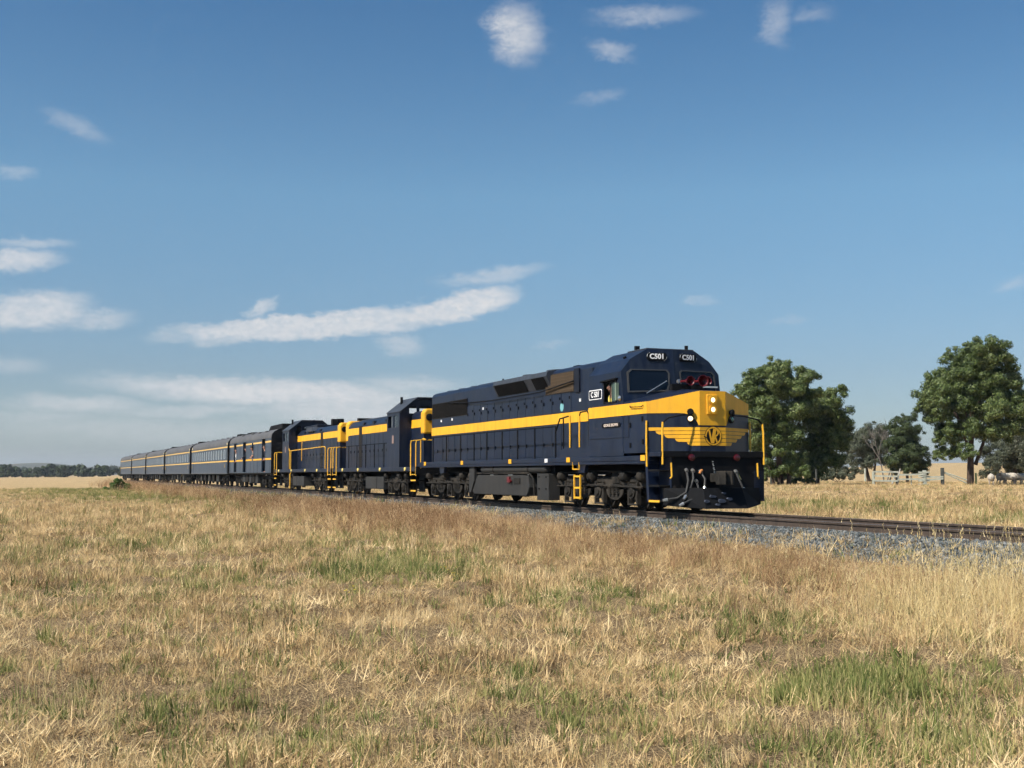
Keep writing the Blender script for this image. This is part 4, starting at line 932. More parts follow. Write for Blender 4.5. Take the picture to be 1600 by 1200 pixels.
for s in (-1, 1):
    x = s * W
    quad((x, 1.97, 1.44), (x, CY1, 1.44), (x, CY1, win[2]), (x, 1.97, win[2])); quad((x, 1.98, win[2]), (x, win[0], win[2]), (x, win[0], win[3]), (x, fs_(x, 3.4), win[3]))
    quad((x, win[1], win[2]), (x, CY1, win[2]), (x, CY1, win[3]), (x, win[1], win[3])); quad((x, fs_(x, 3.4), win[3]), (x, CY1, win[3]), (x, CY1, 3.66), (x, fs_(x, 3.66), 3.66))
cabo = cab.build('cab', NAVY, L)
q = MB(); q.box(-W + .03, W - .03, 3.9, 4.0, 1.6, 3.65); q.box(-W + .03, W - .03, 2.3, 3.9, 1.6, 1.7); q.box(-1.2, -.5, 2.35, 2.55, 1.7, 2.75); q.build('cab_interior', CABIN, cabo)
for s in (-1, 1):
    x0, x1 = sorted((s * W, s * (W + .02)))
    q = MB()
    for (a, b, c, d) in ((win[0] - .05, win[1] + .05, win[3], win[3] + .05), (win[0] - .05, win[1] + .05, win[2] - .04, win[2]), (win[0] - .05, win[0], win[2], win[3]), (win[1], win[1] + .05, win[2], win[3]), (2.70, 2.73, win[2], win[3])): q.box(x0, x1, a, b, c, d)
    wf = q.build('side_window', BLACK, cabo)
    MB().box(*sorted((s * (W - .03), s * (W - .02))), win[0], 2.70, win[2], win[3]).build('pane', mat('tinted_pane', (.05, .075, .06), .08, .6) if s < 0 else GLASS, wf)
    q = MB(); q.prism([(win[0] - .12, 3.50), (win[1] + .15, 3.47), (win[1] + .15, 3.43), (win[0] - .12, 3.46)], 'x', *sorted((s * W, s * (W + .07)))); q.build('rain_gutter', BLACK, cabo)
    q = MB(); q.box(*sorted((s * (W + .01), s * (W + .10))), 2.20, 2.26, 2.90, 3.36); q.build('wind_deflector', CABIN, cabo)
    MB().lathe((s * (W + .02), 2.14, 2.95), (s, 0, 0), [(0, .07), (.03, .06), (.05, .03)], 12).build('mirror', SILVER, cabo, smooth=True)
    # stripe, door outline and hinges
    MB().box(*sorted((s * (W + .001), s * (W + .008))), 1.952, CY1, 2.485, 2.785).build('side_band', YEL, cabo)
    q = MB()
    for (a, b, c, d) in ((1.66, 1.685, 1.92, 2.48), (1.66, CY1 - .02, 1.90, 1.925)): q.box(*sorted((s * (W + .001), s * (W + .006))), a, b, c, d)
    q.build('panel_seam', NAVY_DARK, cabo)
    for (y, z) in ((1.58, 2.22), (1.58, 1.70), (.92, 2.36), (.90, 1.78)): MB().box(*sorted((s * W, s * (W + .025))), y - .03, y + .03, z - .06, z + .06).build('hinge', BLACK, cabo)
# windscreens: dark panes in rubber frames, wipers
def front_pt(v, z, off): return Vector((v, fs_(v, z) - off, z))
for s in (-1, 1):
    pl_ = [(.20, 3.24), (.20, 3.66), (.26, 3.70), (1.20, 3.70), (1.29, 3.62), (1.31, 3.14), (.28, 3.14)] if s > 0 else [(-.20, 3.36), (-.18, 3.62), (-.24, 3.70), (-1.18, 3.70), (-1.29, 3.62), (-1.30, 3.14), (-.26, 3.18)]
    ringo = [front_pt(v, z, .012) for v, z in pl_]; cx = sum(p[0] for p in pl_) / 7; cz = sum(p[1] for p in pl_) / 7
    ring1 = [front_pt(cx + (v - cx) * 1.07, cz + (z - cz) * 1.12, .004) for v, z in pl_]; ring2 = [front_pt(cx + (v - cx) * 1.07, cz + (z - cz) * 1.12, .03) for v, z in pl_]; ring3 = [front_pt(v, z, .03) for v, z in pl_]
    wsf = MB().hull(ring1, ring2, False).hull(ring2, ring3, False).hull(ring3, ringo, False).build('windscreen', mat('window_rubber', (.05, .05, .05), .5, .4), cabo)
    MB().add(ringo, [tuple(range(7))]).build('pane', GLASS, wsf)
    a_ = front_pt(s * .55 if s < 0 else .95, 3.0, .10); a_ = front_pt(-.85 if s < 0 else .55, 3.08, .06); b_ = front_pt(-.26 if s < 0 else 1.2, 3.42, .06)
    MB().tube([a_, b_], .014, 5).build('wiper', SILVER if s < 0 else BLACK, wsf)
MB().box(.62, 1.27, 1.80, 1.82, 3.27, 3.31).build('sun_strip', mat('pale_strip', (.55, .6, .6), .5), cabo)
# number boards
for s in (-1, 1):
    c = front_pt(s * .47, 4.07, .0); dx = Vector((s * (1 if s > 0 else -1), 0, 0)); xd = (front_pt(s * .47 + .1, 4.07, 0) - front_pt(s * .47 - .1, 4.07, 0)).normalized()
    nn = Vector((xd.y, -xd.x, 0)); bpts = [(-.27, -.06), (-.24, -.10), (.24, -.10), (.27, -.06), (.27, .06), (.24, .10), (-.24, .10), (-.27, .06)]
    nb = MB().hull([c + xd * a + Vector((0, 0, b)) + nn * -.03 for a, b in bpts], [c + xd * a + Vector((0, 0, b)) + nn * .055 for a, b in bpts]).build('number_board', BLACK, cabo)
    text_part('numerals', 'C501', .19, WHITE, nb, c + nn * .06, xd, .004, .006)
    q = MB()
    for e in (-1, 1): q.tube([c + xd * (e * .20) + Vector((0, 0, e * -.105)) + nn * .05, c + xd * (e * .265) + Vector((0, 0, e * -.06)) + nn * .05, c + xd * (e * .28) + Vector((0, 0, e * -.0)) + nn * .05], .007, 4)
    q.build('clip', SILVER, nb)
# road number plate and nameplate on the near and far side
for s in (-1, 1):
    xd = Vector((0, -s * -1 if False else (-1 if s < 0 else 1), 0)); c = Vector((s * (W + .012), 3.62, 3.13)); x0, x1 = sorted((s * (W + .001), s * (W + .010)))
    def rr(w, h, r):
        o_ = []
        for (sx, sz, a0) in ((1, 1, 0), (-1, 1, 1.5708), (-1, -1, 3.1416), (1, -1, 4.7124)):
            for k in range(4): a = a0 + k * .5236; o_.append((3.62 + sx * (w - r) + r * math.cos(a), 3.13 + sz * (h - r) + r * math.sin(a)))
        return o_
    pl2 = MB().prism(rr(.40, .135, .05), 'x', x0, x1).build('number_plate', WHITE, cabo)
    MB().prism(rr(.375, .110, .04), 'x', *sorted((s * (W + .0095), s * (W + .013)))).build('plate_field', NAVY_DARK, pl2)
    text_part('numerals', 'C 501', .21, WHITE, pl2, (s * (W + .014), 3.62, 3.13), (0, 1 if s > 0 else -1, 0), .003, .006)
    npz = 2.26; q = MB().prism([(2.12, npz + .0), (2.18, npz - .06), (3.16, npz - .06), (3.22, npz), (3.16, npz + .06), (2.18, npz + .06)], 'x', *sorted((s * (W + .001), s * (W + .022)))).build('nameplate', BLACK, cabo)
    text_part('letters', 'GEORGE BROWN', .105, mat('cream_lettering', (.6, .5, .42), .5) if s < 0 else WHITE, q, (s * (W + .023), 2.67, npz), (0, 1 if s > 0 else -1, 0), .003, .003)
# roof details: horns on the nose top, aerials
hb = MB().box(-.42, .5, 1.28, 1.42, 3.14, 3.30).build('horn_bracket', BLACK, nose)
for (x, y, r) in ((-.06, 1.05, .12), (.26, .95, .15), (.42, 1.0, .12)):
    MB().lathe((x, y + .40, 3.38), (.06, -1, -.02), [(0, .03), (.2, .035), (.32, .06), (.40, r * .8), (.44, r), (.45, r), (.44, r * .93), (.38, r * .55), (.30, r * .2)], 18).build('horn', REDP, hb, smooth=True)
    disc(x + .027, 3.371, r * .95, r * 1.04, y - .045, y - .055, 20).build('rim', REDP, hb)
q = MB(); q.tube([(-.42, 1.0, 3.36), (-.25, 1.2, 3.40), (-.20, 1.4, 3.36)], .025, 6); q.tube([(-.42, 1.0, 3.36), (-.38, .98, 3.31)], .04, 6); q.build('horn_pipe', SILVER, hb)
q = MB(); q.cyl((.55, 2.2, 4.26), (.55, 2.2, 4.42), .05, 8); q.box(-.45, -.33, 3.2, 3.3, 4.26, 4.48); q.cyl((-1.05, 2.6, 3.98), (-1.12, 2.6, 4.10), .05, 8); q.build('roof_aerial', BLACK, cabo)
q = MB(); q.box(-.72, .72, 2.1, 3.2, 4.27, 4.31); q.build('roof_hatch', NAVY_SKYLIT, cabo, bevel=.015)
# ---- long hood
HX = .95; H0, H1 = CY1, 19.58
def hood_sec(w, zt, ch=.16): return [(-w, 1.43), (-w, zt - ch), (-w + ch * .35, zt - ch * .35), (-w + ch, zt), (w - ch, zt), (w - ch * .35, zt - ch * .35), (w, zt - ch), (w, 1.43)]
q = MB(); q.prism(hood_sec(HX, 4.17), 'y', H0 + .18, H1); hood = q.build('long_hood', NAVY, L, smooth=False)
MB().prism(hood_sec(HX - .03, 4.12), 'y', H0, H0 + .18).build('hood_joint', NAVY_DARK, hood)
for s in (-1, 1):
    MB().box(*sorted((s * (HX + .001), s * (HX + .016))), H0 + .19, H1 + .004, 2.485, 2.795).build('side_band', YEL, hood)
    # engine room doors: separate leaves below and above the band
    ys = list(np.linspace(6.35, 18.9, 19)); 
    for i in range(18):
        a, b = ys[i] + .015, ys[i + 1] - .015
        dr = MB().box(*sorted((s * HX, s * (HX + .014))), a, b, 1.50, 2.47).build('hood_door', NAVY, hood)
        MB().box(*sorted((s * (HX + .014), s * (HX + .035))), b - .10, b - .06, 1.80, 1.92).build('handle', BLACK, dr)
        if 6.3 < a < 15.2:
            d2 = MB().box(*sorted((s * HX, s * (HX + .014))), a, b, 2.81, 3.42).build('hood_door', NAVY, hood)
            MB().box(*sorted((s * (HX + .014), s * (HX + .04))), b - .10, b - .05, 3.08, 3.18).build('handle', BLACK, d2); MB().box(*sorted((s * (HX + .014), s * (HX + .032))), a + .06, a + .11, 3.20, 3.28).build('hinge', BLACK, d2)
    # louvred radiator shutters at the rear
    for (a, b) in ((17.62, 19.45), (15.40, 17.54)):
        g = MB().box(*sorted((s * HX, s * (HX + .02))), a, b, 3.14, 3.74).build('radiator_grille', GRILLE_D, hood); q = MB()
        for k in range(22):
            y = a + (b - a) * (k + .5) / 22; q.box(*sorted((s * (HX + .02), s * (HX + .045))), y - .012, y + .012, 3.16, 3.72)
        q.build('slat', GRILLE_D, g)
    # filter grille behind the cab
    g = MB().box(*sorted((s * HX, s * (HX + .03))), 6.10, 8.20, 3.40, 4.02).build('filter_grille', GRILLE, hood); q = MB()
    for k in range(26): y = 6.12 + 2.06 * (k + .5) / 26; q.box(*sorted((s * (HX + .03), s * (HX + .05))), y - .013, y + .013, 3.42, 4.0)
    for z in (3.5, 3.6, 3.7, 3.8, 3.9): q.box(*sorted((s * (HX + .03), s * (HX + .044))), 6.12, 8.18, z - .006, z + .006)
    q.build('mesh', mat('filter_bar', (.12, .085, .055), .7, .2), g)
    MB().box(*sorted((s * HX, s * (HX + .05))), 5.72, 6.06, 3.36, 4.06).build('recess_panel', NAVY_DARK, hood)
    # dynamic brake housing with flared intake
    q = MB(); q.prism([(s * HX, 3.60), (s * (HX + .20), 3.98), (s * (HX + .16), 4.12), (s * (HX - .2), 4.20), (s * (HX - .2), 3.60)], 'y', 7.75, 12.35); db = q.build('brake_hatch', NAVY_SKYLIT, hood)
    q = MB(); 
    for (a, b) in ((9.55, 12.20), (7.95, 8.95)): q.add([(s * (HX + .02), a, 3.62), (s * (HX + .02), b, 3.62), (s * (HX + .205), b, 3.965), (s * (HX + .205), a, 3.965)], [(0, 1, 2, 3)]); 
    q.v = [(x + s * .006, y, z - .004) for x, y, z in q.v]; q.build('intake_grille', DARK, db)
    # long conduit under the roof edge
    MB().tube([(s * (HX + .10), 6.0, 3.70), (s * (HX + .12), 8.4, 3.52), (s * (HX + .12), 12.6, 3.50), (s * (HX + .06), 15.2, 3.56), (s * (HX + .06), 17.5, 3.70)], .022, 6).build('conduit', BLACK, hood, smooth=True)
    for (y, z) in ((13.75, 3.28), (5.72, 3.12), (17.1, 3.04), (18.4, 3.03)): MB().box(*sorted((s * HX, s * (HX + .02))), y - .05, y + .05, z - .045, z + .045).build('marker_plate', WHITE, hood)
    MB().lathe((s * HX, 7.0, 2.98), (s, 0, 0), [(0, .13), (.02, .13)], 20).build('badge', TEAL, hood)
    MB().box(*sorted((s * (HX + .001), s * (HX + .012))), 4.85, 4.90, 2.80, 4.0).build('panel_seam', NAVY_DARK, hood)
    # walkway handrail with stanchions
    for y in (6.45, 8.02, 9.42, 10.76, 12.18, 13.44, 14.84, 16.41, 18.0): MB().cyl((s * 1.42, y, 1.43), (s * 1.42, y, 2.38), .022, 6).build('stanchion', BLACK, L)
    handrail(L, [(s * 1.42, 6.45, 2.36), (s * 1.42, 12.2, 2.38), (s * 1.42, 18.0, 2.37), (s * 1.40, 18.9, 2.30)], .02, BLACK)
    q = MB(); q.tube([(s * 1.42, 6.45, 1.43), (s * 1.42, 6.45, 2.2), (s * 1.42, 6.15, 2.58), (s * 1.42, 5.55, 2.63)], .022, 6); q.tube([(s * 1.42, 5.9, 1.7), (s * 1.42, 5.9, 2.60)], .02, 6); q.build('stair_rail', BLACK, L)
    # raised step box by the cab door and yellow grab irons
    q = MB(); q.prism([(4.06, 1.43), (6.36, 1.43), (5.86, 1.70), (4.06, 1.70)], 'x', *sorted((s * .96, s * 1.47))); q.build('step_box', NAVY, L)
    for y in (5.40, 4.76): handrail(L, [(s * 1.44, y, 1.72), (s * 1.44, y, 2.64)], .024)
    handrail(L, [(s * 1.44, 4.76, 2.60), (s * 1.44, 4.70, 2.70), (s * 1.44, 4.25, 2.72), (s * 1.44, 4.15, 2.62), (s * 1.44, 4.12, 1.75)], .02, BLACK)
# roof equipment
q = MB(); q.box(-.62, .62, 12.6, 15.2, 4.17, 4.23); q.build('roof_hatch', NAVY_SKYLIT, hood, bevel=.02)
for y in (15.9, 17.25, 18.6):
    fn = MB().lathe((0, y, 4.16), (0, 0, 1), [(0, .62), (.07, .62), (.08, .56)], 24).build('radiator_fan', NAVY_SKYLIT, hood); q = MB()
    for k in range(8): a = k * .785; q.box(-.03, .03, .05, .55, 0, .012); 
    MB().lathe((0, y, 4.235), (0, 0, 1), [(0, .10), (.02, .10)], 12).build('hub', BLACK, fn)
for y in (9.0, 11.0):
    MB().lathe((0, y, 4.19), (0, 0, 1), [(0, .55), (.09, .55), (.1, .48)], 22).build('brake_fan', NAVY_SKYLIT, hood)
q = MB(); q.box(-.30, .30, 7.2, 7.6, 4.17, 4.30); q.build('exhaust_stack', BLACK, hood); q = MB(); q.cyl((.2, 6.6, 4.15), (.2, 6.6, 4.32), .04, 8); q.cyl((-.5, 13.0, 4.2), (-.5, 13.0, 4.3), .03, 6); q.build('vent_pipe', BLACK, hood)
q = MB(); q.prism([(-.72, 1.43), (.72, 1.43), (.72, 4.0), (-.72, 4.0)], 'y', H1 - .02, H1 + .02); q.build('end_panel', NAVY, hood)
# front couplers, hoses, small fittings
coupler(L, .0, -1)
ck = MB(); 
for k in range(7): ck.lathe((-.10 + .004 * k, -.14 - .01 * k, 1.26 - .05 * k), (0, 1 if k % 2 else 0, 0 if k % 2 else 1), [(0, .018), (.022, .018)], 7)
ck.build('chain', SILVER, L)
for (pts) in ([(-.80, -.05, 1.05), (-.84, -.20, .80), (-.95, -.28, .52), (-1.15, -.20, .38), (-1.40, -.12, .34)], [(-.62, -.05, 1.04), (-.66, -.14, .85), (-.80, -.22, .60), (-.98, -.30, .42)], [(-.40, -.05, 1.02), (-.36, -.20, .84), (-.44, -.30, .62)], [(-.55, -.10, .78), (-.58, -.28, .56), (-.80, -.36, .36), (-1.08, -.34, .24)], [(.62, -.05, 1.02), (.66, -.16, .80), (.72, -.22, .60)]):
    h = MB().tube(pts, .028, 7).build('brake_hose', HOSE, L, smooth=True); e = Vector(pts[-1]); d = (e - Vector(pts[-2])).normalized()
    MB().tube([e - d * .02, e + d * .10], .045, 7, .03).build('hose_fitting', SILVER, h); b0 = Vector(pts[0]); MB().tube([b0 + Vector((0, .03, .03)), b0 - Vector((0, .04, .02))], .045, 7).build('hose_valve', SILVER, h)
q = MB(); q.tube([(-.36, -.06, 1.06), (-.42, -.10, 1.04), (-.46, -.10, .98)], .03, 6); q.build('orange_valve', mat('orange_valve_paint', (.55, .22, .06), .5), L)
q = MB(); q.box(-.95, -.9, -.06, -.02, .62, .68); q.box(-1.15, -1.1, -.06, -.02, .62, .68); q.tube([(-1.12, -.08, .64), (-1.12, -.10, .36)], .014, 5); q.tube([(-.92, -.08, .64), (-.72, -.10, .50)], .014, 5); q.build('uncoupling_rod', UNDER, L)
MB().tube([(.66, -.04, 1.0), (.72, -.10, .82)], .03, 6).build('end_cock', mat('olive_cock', (.2, .19, .07), .5), L)
# rear end rails
for s in (-1, 1): handrail(L, [(s * 1.40, 18.95, 2.32), (s * 1.44, 19.2, 2.36), (s * 1.44, 19.5, 2.30), (s * 1.44, 19.5, 1.2)], .024)

# ------------------------------------------------------------------ two branch line hood locomotives
def t_loco(s_start, flip, label, length=14.35):
    """y runs 0..length from the short hood end; flipped for the one running long hood first"""
    T = vehicle('branch_line_locomotive', s_start, label, 'locomotive', 'locomotives hauling the train')
    Y = (lambda y: length - y) if flip else (lambda y: y)
    def yy(a, b): return sorted((Y(a), Y(b)))
    w = 1.40; hx = .84
    MB().box(-w, w, *yy(.15, length - .15), 1.08, 1.26).build('sill', NAVY, T, bevel=.01)
    MB().box(-.6, .6, *yy(.3, length - .3), .8, 1.08).build('main_frame', BLACK, T)
    bogie(T, Y(3.5), sorted((Y(2.55), Y(4.6)))); bogie(T, Y(length - 3.5), sorted((Y(length - 4.55), Y(length - 2.5))))
    # fuel tanks in two blocks
    for (a, b) in ((5.25, 6.35), (6.45, 8.3)): MB().prism([(Y(a), .85), (Y(b), .85), (Y(b), .36), (Y(b) , .30), (Y(a), .30)], 'x', -1.28, 1.28).build('fuel_tank', TANK, T, bevel=.03)
    # skirt below the sill along the hood
    def sec(wd, zt, ch): return [(-wd, 1.26), (-wd, zt - ch), (-wd + ch * .7, zt - ch * .15), (-wd + ch * 1.5, zt), (wd - ch * 1.5, zt), (wd - ch * .7, zt - ch * .15), (wd, zt - ch), (wd, 1.26)]
    lh = MB().prism(sec(hx, 3.62, .30), 'y', *yy(4.42, length - .55)).build('long_hood', NAVY, T)
    shd = MB().prism(sec(hx, 3.62, .20), 'y', *yy(.85, 2.52)).build('short_hood', NAVY, T)
    for s in (-1, 1):
        X = lambda a, b: sorted((s * a, s * b))
        MB().box(*X(hx + .001, hx + .014), *yy(4.44, length - .9), 2.90, 3.24).build('side_band', YEL, lh); MB().box(*X(hx + .001, hx + .014), *yy(1.1, 2.52), 2.90, 3.24).build('side_band', YEL, shd)
        # equipment side casing with doors
        ys = np.linspace(4.7, length - 1.0, 13)
        for i in range(12):
            d_ = MB().box(*X(hx, hx + .015), *yy(ys[i] + .02, ys[i + 1] - .02), 1.34, 2.86).build('hood_door', NAVY, lh); MB().box(*X(hx + .015, hx + .035), *yy(ys[i] + .06, ys[i] + .11), 2.0, 2.12).build('handle', BLACK, d_)
        q = MB(); q.box(*X(hx + .002, hx + .02), *yy(10.6, 11.15), 1.3, 3.3); q.build('dark_panel', GRILLE_D, lh)
        for y in (6.2, 8.4, 10.2): MB().box(*X(hx - .10, hx + .02), *yy(y, y + .3), 3.34, 3.46).build('roof_bracket', NAVY_DARK, lh)
        # walkway rails
        if flip:
            handrail(T, [(s * 1.36, Y(4.6), 2.35), (s * 1.36, Y(length - 1.8), 2.42), (s * 1.36, Y(length - 1.6), 2.36), (s * 1.36, Y(length - 1.6), 1.1)], .026)
            handrail(T, [(s * 1.36, Y(5.0), 2.36), (s * 1.36, Y(5.0), 1.0)], .026); handrail(T, [(s * 1.36, Y(4.6), 2.35), (s * 1.36, Y(4.6), 1.1)], .026); handrail(T, [(s * 1.36, Y(4.6), 2.35), (s * 1.36, Y(4.45), 2.45), (s * 1.36, Y(4.25), 2.72)], .022)
            handrail(T, [(s * 1.0, Y(6.4), 2.85), (s * 1.02, Y(6.45), 2.5), (s * 1.02, Y(6.45), 1.75)], .022)
            MB().box(*X(1.38, 1.42), *yy(4.96, 5.06), .12, 1.0).build('ladder_stile', YEL_RAIL, T)
        else:
            for y in np.linspace(5.0, 12.8, 6): MB().cyl((s * 1.34, Y(y), 1.26), (s * 1.34, Y(y), 2.34), .02, 6).build('stanchion', BLACK, T)
            handrail(T, [(s * 1.34, Y(4.6), 2.32), (s * 1.34, Y(13.0), 2.32)], .018, BLACK)
        for y in (1.6, 5.4, 9.2, 12.2): MB().lathe((s * w, Y(y), 1.17), (s, 0, 0), [(0, .085), (.03, .08), (.045, .05)], 12).build('yellow_lamp_cover', mat('pale_yellow', (.8, .62, .18), .5), T)
        # corner steps and grab rails at both ends
        for e in (0.0, length):
            yo = Y(e); sg = 1 if yo < length / 2 else -1
            for z in (.28, .70): t = MB().box(*X(1.0, 1.40), *sorted((yo + sg * .15, yo + sg * .75)), z, z + .035).build('step_tread', UNDER, T); MB().box(*X(1.40, 1.412), *sorted((yo + sg * .12, yo + sg * .78)), z - .015, z + .045).build('step_edge', YEL_RAIL, t)
            MB().box(*X(1.0, 1.04), *sorted((yo + sg * .1, yo + sg * .8)), .25, 1.08).build('step_side_plate', BLACK, T)
            for k in (.12, .82): handrail(T, [(s * 1.20, yo + sg * k, 2.34), (s * 1.38, yo + sg * k, 2.32), (s * 1.40, yo + sg * k, 2.2), (s * 1.40, yo + sg * k, .9)], .026)
            handrail(T, [(s * 1.40, yo + sg * .12, .95), (s * 1.40, yo + sg * .82, .95)], .02)
    # end platform beams
    for e in (0.0, length):
        yo = Y(e); sg = 1 if yo < length / 2 else -1
        MB().box(-1.42, 1.42, *sorted((yo, yo + sg * .16)), .95, 1.27).build('end_beam', BLACK, T)
        handrail(T, [(-1.2, yo + sg * .12, 2.34), (-.45, yo + sg * .12, 2.34)], .024); handrail(T, [(.45, yo + sg * .12, 2.34), (1.2, yo + sg * .12, 2.34)], .024)
        MB().box(-.45, .45, *sorted((yo + sg * .05, yo + sg * .22)), 2.16, 2.36).build('gangway_plate', YEL, T); coupler(T, yo, -sg)
    # yellow hood ends with a rounded top, headlight
    for (hh, e0, e1) in ((lh, length - .55, length - 1.05), (shd, .85, 1.25)):
        q = MB(); q.prism([(-hx - .02, 2.62), (-hx - .02, 3.48), (-hx + .10, 3.66), (hx - .10, 3.66), (hx + .02, 3.48), (hx + .02, 2.62)], 'y', *yy(e0 + (.06 if e0 > 5 else -.06), e1)); he = q.build('hood_end', YEL, hh, bevel=.07)
        ye = Y(e0); sg = -1 if (ye < length / 2) else 1
        for z in (3.36, 3.08): MB().lathe((0, ye + sg * .06, z), (0, sg, 0), [(0, .13), (.06, .13), (.065, .09), (.04, .02)], 16).build('headlight', BLACK, he, smooth=True)
        for s in (-1, 1): MB().lathe((s * .62, ye + sg * .06, 3.30), (0, sg, 0), [(0, .15), (.08, .15), (.085, .10)], 14).build('marker_light', BLACK, he, smooth=True)
    # cab
    ca, cb = 2.52, 4.42; cs = [(-1.38, 1.26), (-1.38, 3.60), (-.62, 4.20), (.62, 4.20), (1.38, 3.60), (1.38, 1.26)]
    y0, y1 = yy(ca, cb)
    # walls are built round the openings so the cab can be seen through
    cm = MB(); 
    cm.prism([(-1.38, 3.60), (-.62, 4.20), (.62, 4.20), (1.38, 3.60), (1.34, 3.58), (.60, 4.15), (-.60, 4.15), (-1.34, 3.58)], 'y', y0 - .12, y1 + .05)
    for s in (-1, 1):
        X = lambda a, b: sorted((s * a, s * b))
        cm.box(*X(1.33, 1.38), y0, y1, 1.26, 2.96); cm.box(*X(1.33, 1.38), y0, y1, 3.46, 3.60)
        for k in (0, .5, 1): cm.box(*X(1.33, 1.38), y0 + (y1 - y0 - .14) * k, y0 + (y1 - y0 - .14) * k + .14, 2.96, 3.46)
    for ye in (y0, y1 - .05):
        cm.box(-1.33, 1.33, ye, ye + .05, 1.26, 3.10)
        cm.prism([(-1.33, 3.60), (-.60, 4.14), (.60, 4.14), (1.33, 3.60)], 'y', ye, ye + .05) if False else None
        cm.prism([(-1.33, 3.56), (-.95, 3.88), (-.95, 3.10), (-1.33, 3.10)], 'y', ye, ye + .05); cm.prism([(1.33, 3.56), (.95, 3.88), (.95, 3.10), (1.33, 3.10)], 'y', ye, ye + .05)
        cm.prism([(-.95, 3.86), (-.60, 4.14), (.60, 4.14), (.95, 3.86)], 'y', ye, ye + .05); cm.box(-.62, -.50, ye, ye + .05, 3.10, 3.86); cm.box(.50, .62, ye, ye + .05, 3.10, 3.86)
    cab_ = cm.build('cab', NAVY, T)
    MB().prism([(-1.42, 3.60), (-.63, 4.225), (.63, 4.225), (1.42, 3.60), (1.38, 3.61), (.62, 4.203), (-.62, 4.203), (-1.38, 3.61)], 'y', y0 - .16, y1 + .10).build('cab_roof', NAVY_SKYLIT, cab_)
    for s in (-1, 1):
        X = lambda a, b: sorted((s * a, s * b)); q = MB()
        for k in (.36, .62): q.box(*X(1.34, 1.36), y0 + (y1 - y0) * k, y0 + (y1 - y0) * k + .05, 2.96, 3.46)
        q.build('window_bar', SILV2, cab_)
        MB().box(*X(1.35, 1.36), y0 + .14, y0 + (y1 - y0) * .5, 2.96, 3.46).build('window_pane', GLASS, cab_)
        MB().box(*X(1.381, 1.39), (y0 + y1) / 2 - .12, (y0 + y1) / 2 + .14, 2.28, 2.62).build('crest', mat('dull_red_crest', (.25, .17, .15), .5), cab_)
    MB().box(-1.2, 1.2, (y0 + y1) / 2 - .25, (y0 + y1) / 2 + .25, 1.3, 2.9).build('control_desk', mat('brown_desk', (.12, .06, .04), .6), cab_)
    q = MB(); q.cyl((-.9, y0 + 1.3, 3.98), (-.9, y0 + 1.3, 4.30), .06, 8); q.cyl((.5, y1 - .3, 4.2), (.5, y1 - .3, 4.32), .05, 8); q.build('roof_vent', BLACK, cab_)
    # roof gear
    if flip:
        q = MB(); q.box(-.6, .6, *yy(5.4, 8.6), 3.62, 3.80); q.build('roof_hatch', NAVY_DARK, lh, bevel=.04)
        q = MB(); q.prism([(Y(7.2), 3.4), (Y(9.0), 3.4), (Y(8.7), 3.64), (Y(7.4), 3.64)], 'x', -.95, .95); q.build('roof_casing', NAVY_SKYLIT, lh)
        for (y, r, h) in ((10.4, .13, .42), (11.6, .2, .40)): MB().lathe((0, Y(y), 3.6), (0, 0, 1), [(0, r), (h, r * 1.05), (h, r * .8)], 12).build('exhaust_stack', BLACK, lh)
        q = MB(); q.box(-.5, -.2, Y(11.7) - .2, Y(11.7) + .2, 3.60, 3.98); q.build('stack_box', BLACK, lh)
    else:
        q = MB(); q.box(-.35, .35, *yy(5.2, 12.6), 3.62, 3.68); q.build('roof_hatch', NAVY_SKYLIT, lh, bevel=.02)
        for y in (6.5, 12.7): MB().cyl((.1, Y(y), 3.62), (.1, Y(y), 3.78), .07, 8).build('vent_pipe', BLACK, lh)
        MB().box(-.4, .4, *yy(13.0, 13.3), 3.66, 3.80).build('horn_cluster', BLACK, lh)
    return T
t_loco(20.15, False, 'second locomotive, cab forward, coupled behind the large leading engine')
t_loco(34.72, True, 'third locomotive, long hood forward with yellow side rails, coupled ahead of the van', 15.5)

# ------------------------------------------------------------------ van and carriages
def body_sec(w, z0, ze, zt, n=7):
    pts = [(-w, z0), (-w, ze)]
    for i in range(1, n): t = math.pi * (1 - i / n); pts.append((w * math.cos(t) * 1.0, ze + (zt - ze) * math.sin(t) ** .8))
    return pts + [(w, ze), (w, z0)]
def carriage_base(C, Ln, w):
    MB().box(-w + .1, w - .1, .3, Ln - .3, .92, 1.06).build('underframe', UNDER, C)
    for yc in (3.4, Ln - 3.4): bogie(C, yc, [yc - 1.2, yc + 1.2], .46, 1.1, UNDER, heavy=False)
    random.seed(int(Ln * 10))
    for k, y in enumerate(np.linspace(6.2, Ln - 6.6, 5)):
        for s in (-1, 1):
            h = random.uniform(.45, .62); MB().box(*sorted((s * .75, s * 1.25)), y, y + random.uniform(.7, 1.3), .95 - h, .93).build('equipment_box', UNDER if k % 2 else TANK, C, bevel=.02)
    for s in (-1, 1): MB().tube([(s * .9, 5.3, .9), (s * .9, Ln / 2 - 2, .52), (s * .9, Ln / 2 + 2, .52), (s * .9, Ln - 5.3, .9)], .03, 5).build('truss_rod', UNDER, C)
    for y, sg in ((0, -1), (Ln, 1)): coupler(C, y, sg)
def gangway(C, y, sg, w):
    fr_ = body_sec(w * .46, 1.1, 3.05, 3.35, 7); MB().prism(fr_, 'y', *sorted((y, y + sg * .34))).build('gangway', DARK, C)
